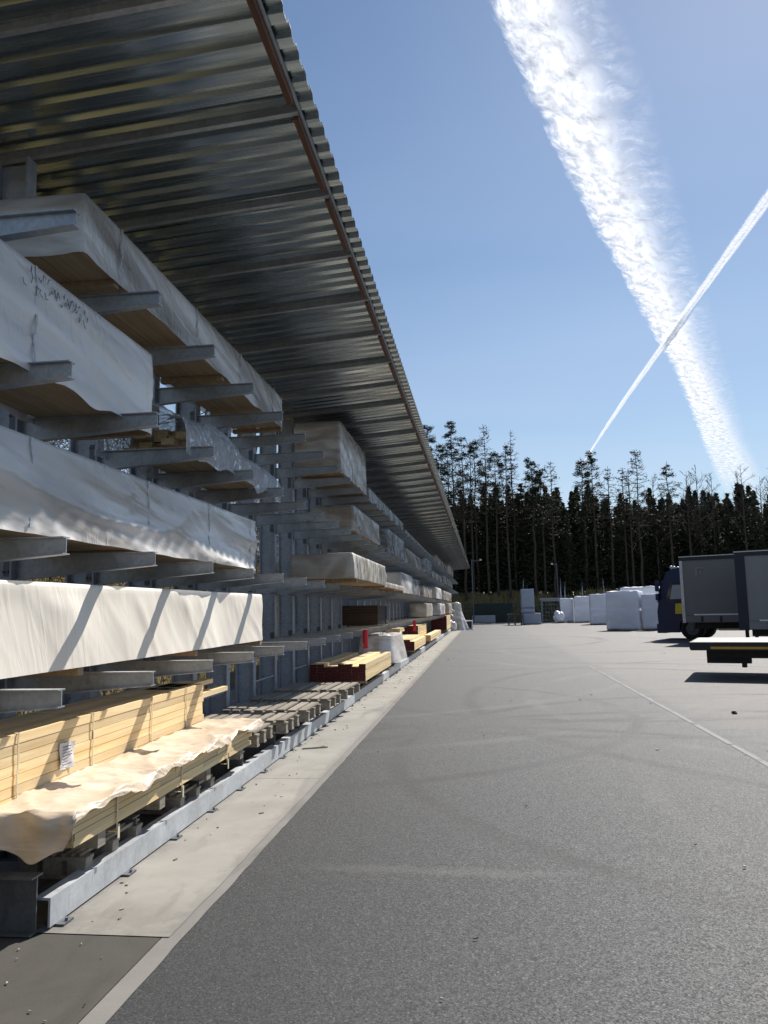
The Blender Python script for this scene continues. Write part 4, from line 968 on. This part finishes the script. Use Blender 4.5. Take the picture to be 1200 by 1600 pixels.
# bare trees on the bank behind the rack
bt=[make_bare(700+i,9,(0,0,0),None,1.3) for i in range(3)]
for i,(x,y,lab) in enumerate(((-11,9,'bare tree on the bank seen between the rack columns near the camera'),(-13,14,'bare tree on the bank behind the second package'),(-12,19.5,'bare tree on the bank behind the tented plastic'),(-14,26,'bare tree on the bank behind the mid rack'),(-12.5,33,'bare tree on the bank behind the blue-grey package'),(-15,6,'bare tree on the bank at the left edge'))):
    place(bt[i%3],x,y,lab,'bare trees on the bank behind the rack',i<3,1)
hedge=bmesh.new(); rnd=random.Random(9)
for j in range(52000):
    x=-rnd.uniform(6.5,12); y=rnd.uniform(4,75); b=hh(x,y); z=rnd.random()**1.2*3.6; p=Vector((x,y,b+z)); s_=Vector((rnd.gauss(0,.5),rnd.gauss(0,.5),rnd.gauss(.3,.6))).normalized()*rnd.uniform(.2,.6)
    tube(hedge,p,p+s_,.008,.004,n=3,cap=False)
tag(link('brushwood',hedge,TWIG),'tangled leafless brushwood on the bank behind the rack','brushwood',kind='stuff')
# ================================================================ CONTRAILS (real cloud ribbons 3 km up)
def m_trail(name,kind):
    t=NT(name); uv=t.n('ShaderNodeUVMap'); uv.uv_map='UVMap'; s=t.n('ShaderNodeSeparateXYZ'); t.l(uv.outputs[0],s.inputs[0]); u_,v_=s.outputs[0],s.outputs[1]; ue=t.math('SUBTRACT',u_,t.ramp(v_,7.,15.,0,.24)); us=t.math('SUBTRACT',u_,t.ramp(v_,7.,15.,0,.0))
    if kind=='wide':
        a=t.n('ShaderNodeMapping'); a.inputs['Scale'].default_value=(6,4.6,1); t.l(uv.outputs[0],a.inputs[0]); puff=t.noise(a.outputs[0],1.6,9,.64,.25)
        b=t.n('ShaderNodeMapping'); b.inputs['Scale'].default_value=(1.8,8,1); b.inputs['Rotation'].default_value=(0,0,-.12); t.l(uv.outputs[0],b.inputs[0]); strk=t.noise(b.outputs[0],1.2,8,.62,.35)
        le=t.ramp(t.math('ADD',u_,t.ramp(puff,.2,.8,-.07,.07)),.03,.15)
        core=t.ramp(t.math('ADD',ue,t.ramp(puff,.2,.8,-.14,.14)),.78,.46)
        wisp=t.math('MULTIPLY',t.ramp(u_,1.0,.5),t.ramp(strk,.32,.70,0,.95))
        body=t.math('MAXIMUM',core,wisp); d=t.math('MULTIPLY',le,body)
        d=t.math('MULTIPLY',d,t.ramp(puff,.25,.58,.62,1.0)); fade=t.math('MULTIPLY',t.ramp(v_,9.,18.,1,.5),t.ramp(v_,17.,21.,1,0.0)); d=t.math('MULTIPLY',d,fade)
    else:
        a=t.n('ShaderNodeMapping'); a.inputs['Scale'].default_value=(1.2,9,1); t.l(uv.outputs[0],a.inputs[0]); puff=t.noise(a.outputs[0],2.2,6,.65,.3)
        c=t.math('ABSOLUTE',t.math('SUBTRACT',u_,.5)); e=t.ramp(t.math('ADD',c,t.ramp(puff,.2,.8,-.13,.13)),.45,.30)
        gap=t.ramp(t.math('ABSOLUTE',t.math('SUBTRACT',u_,.56)),.0,.08,.5,.86); d=t.math('MULTIPLY',e,gap)
    geo=t.n('ShaderNodeNewGeometry')
    df=t.n('ShaderNodeBsdfDiffuse'); df.inputs[0].default_value=(.9,.92,.96,1); tr_=t.n('ShaderNodeBsdfTranslucent'); tr_.inputs[0].default_value=(1,1,1,1)
    k=t.ramp(puff,.32,.62,.34,.58); cc=t.n('ShaderNodeCombineColor'); [t.l(k,cc.inputs[i]) for i in range(3)]; t.l(cc.outputs[0],tr_.inputs[0]); t.l(cc.outputs[0],df.inputs[0])
    ad=t.n('ShaderNodeAddShader'); t.l(df.outputs[0],ad.inputs[0]); t.l(tr_.outputs[0],ad.inputs[1])
    tp=t.n('ShaderNodeBsdfTransparent'); mx_=t.n('ShaderNodeMixShader'); t.l(d,mx_.inputs[0]); t.l(tp.outputs[0],mx_.inputs[1]); t.l(ad.outputs[0],mx_.inputs[2]); t.l(mx_.outputs[0],t.out.inputs[0])
    return t.m
def ribbon(name,Lp,Rp,label,mat,thick,nu=24,sub=10,z=3000,scale=1000.):
    bm=bmesh.new(); uvl=bm.loops.layers.uv.new('UVMap')
    def cr(P,t_):
        n=len(P)-1; i=min(n-1,int(t_)); f=t_-i; g=lambda k:Vector(P[max(0,min(n,k))]); a,b,c,d=g(i-1),g(i),g(i+1),g(i+2)
        return .5*((2*b)+(c-a)*f+(2*a-5*b+4*c-d)*f*f+(3*b-a-3*c+d)*f**3)
    N=(len(Lp)-1)*sub; rowsb=[];vv=0;prev=None;uvs={}
    for j in range(N+1):
        a=cr(Lp,j/sub); b=cr(Rp,j/sub); m=(a+b)/2
        if prev is not None: vv+=(m-prev).length/scale
        prev=m; rb_=[]
        for i in range(nu+1):
            u_=i/nu; p=a.lerp(b,u_); e=math.sin(math.pi*u_)**.5*thick
            pb=bm.verts.new((p.x,p.y,z-e*.3-60*noise.noise(Vector((u_*5,vv*4,0)))*thick/150))
            uvs[pb]=(u_,vv); rb_.append(pb)
        rowsb.append(rb_)
    for j in range(N):
        for i in range(nu): bm.faces.new((rowsb[j][i],rowsb[j+1][i],rowsb[j+1][i+1],rowsb[j][i+1]))
    for f in bm.faces:
        for l in f.loops: l[uvl].uv=uvs[l.vert]
    o=link(name,bm,mat,None,True); return tag(o,label,'contrail','contrails crossing in the sky')
WL=[(-60,3000),(106,3541),(266,4026),(468,4641),(757,5453),(1180,6571),(1796,8197),(2656,10458),(4356,15480),(6392,21418),(7100,23800)]
WR=[(640,3080),(746,3580),(972,4076),(1214,4700),(1528,5536),(1950,6674),(2560,8302),(3420,10600),(5350,15700),(7715,21750),(8500,24100)]
ribbon('wide_contrail',WL,WR,'broad white fluffy contrail with feathered right edge, fading down to the trees',m_trail('contrail_wide','wide'),150)
q=3060/3000
ribbon('thin_contrail',[(2160*q,4300*q),(2160*q,5079*q),(2155*q,6057*q),(2145*q,8168*q),(2130*q,12048*q),(2180*q,15900*q),(2186*q,17000*q)],[(2300*q,4300*q),(2300*q,5079*q),(2280*q,6057*q),(2250*q,8168*q),(2222*q,12048*q),(2222*q,15900*q),(2220*q,17000*q)],'narrow straight double white contrail crossing the broad one',m_trail('contrail_thin','thin'),30,10,14,3060,420.)
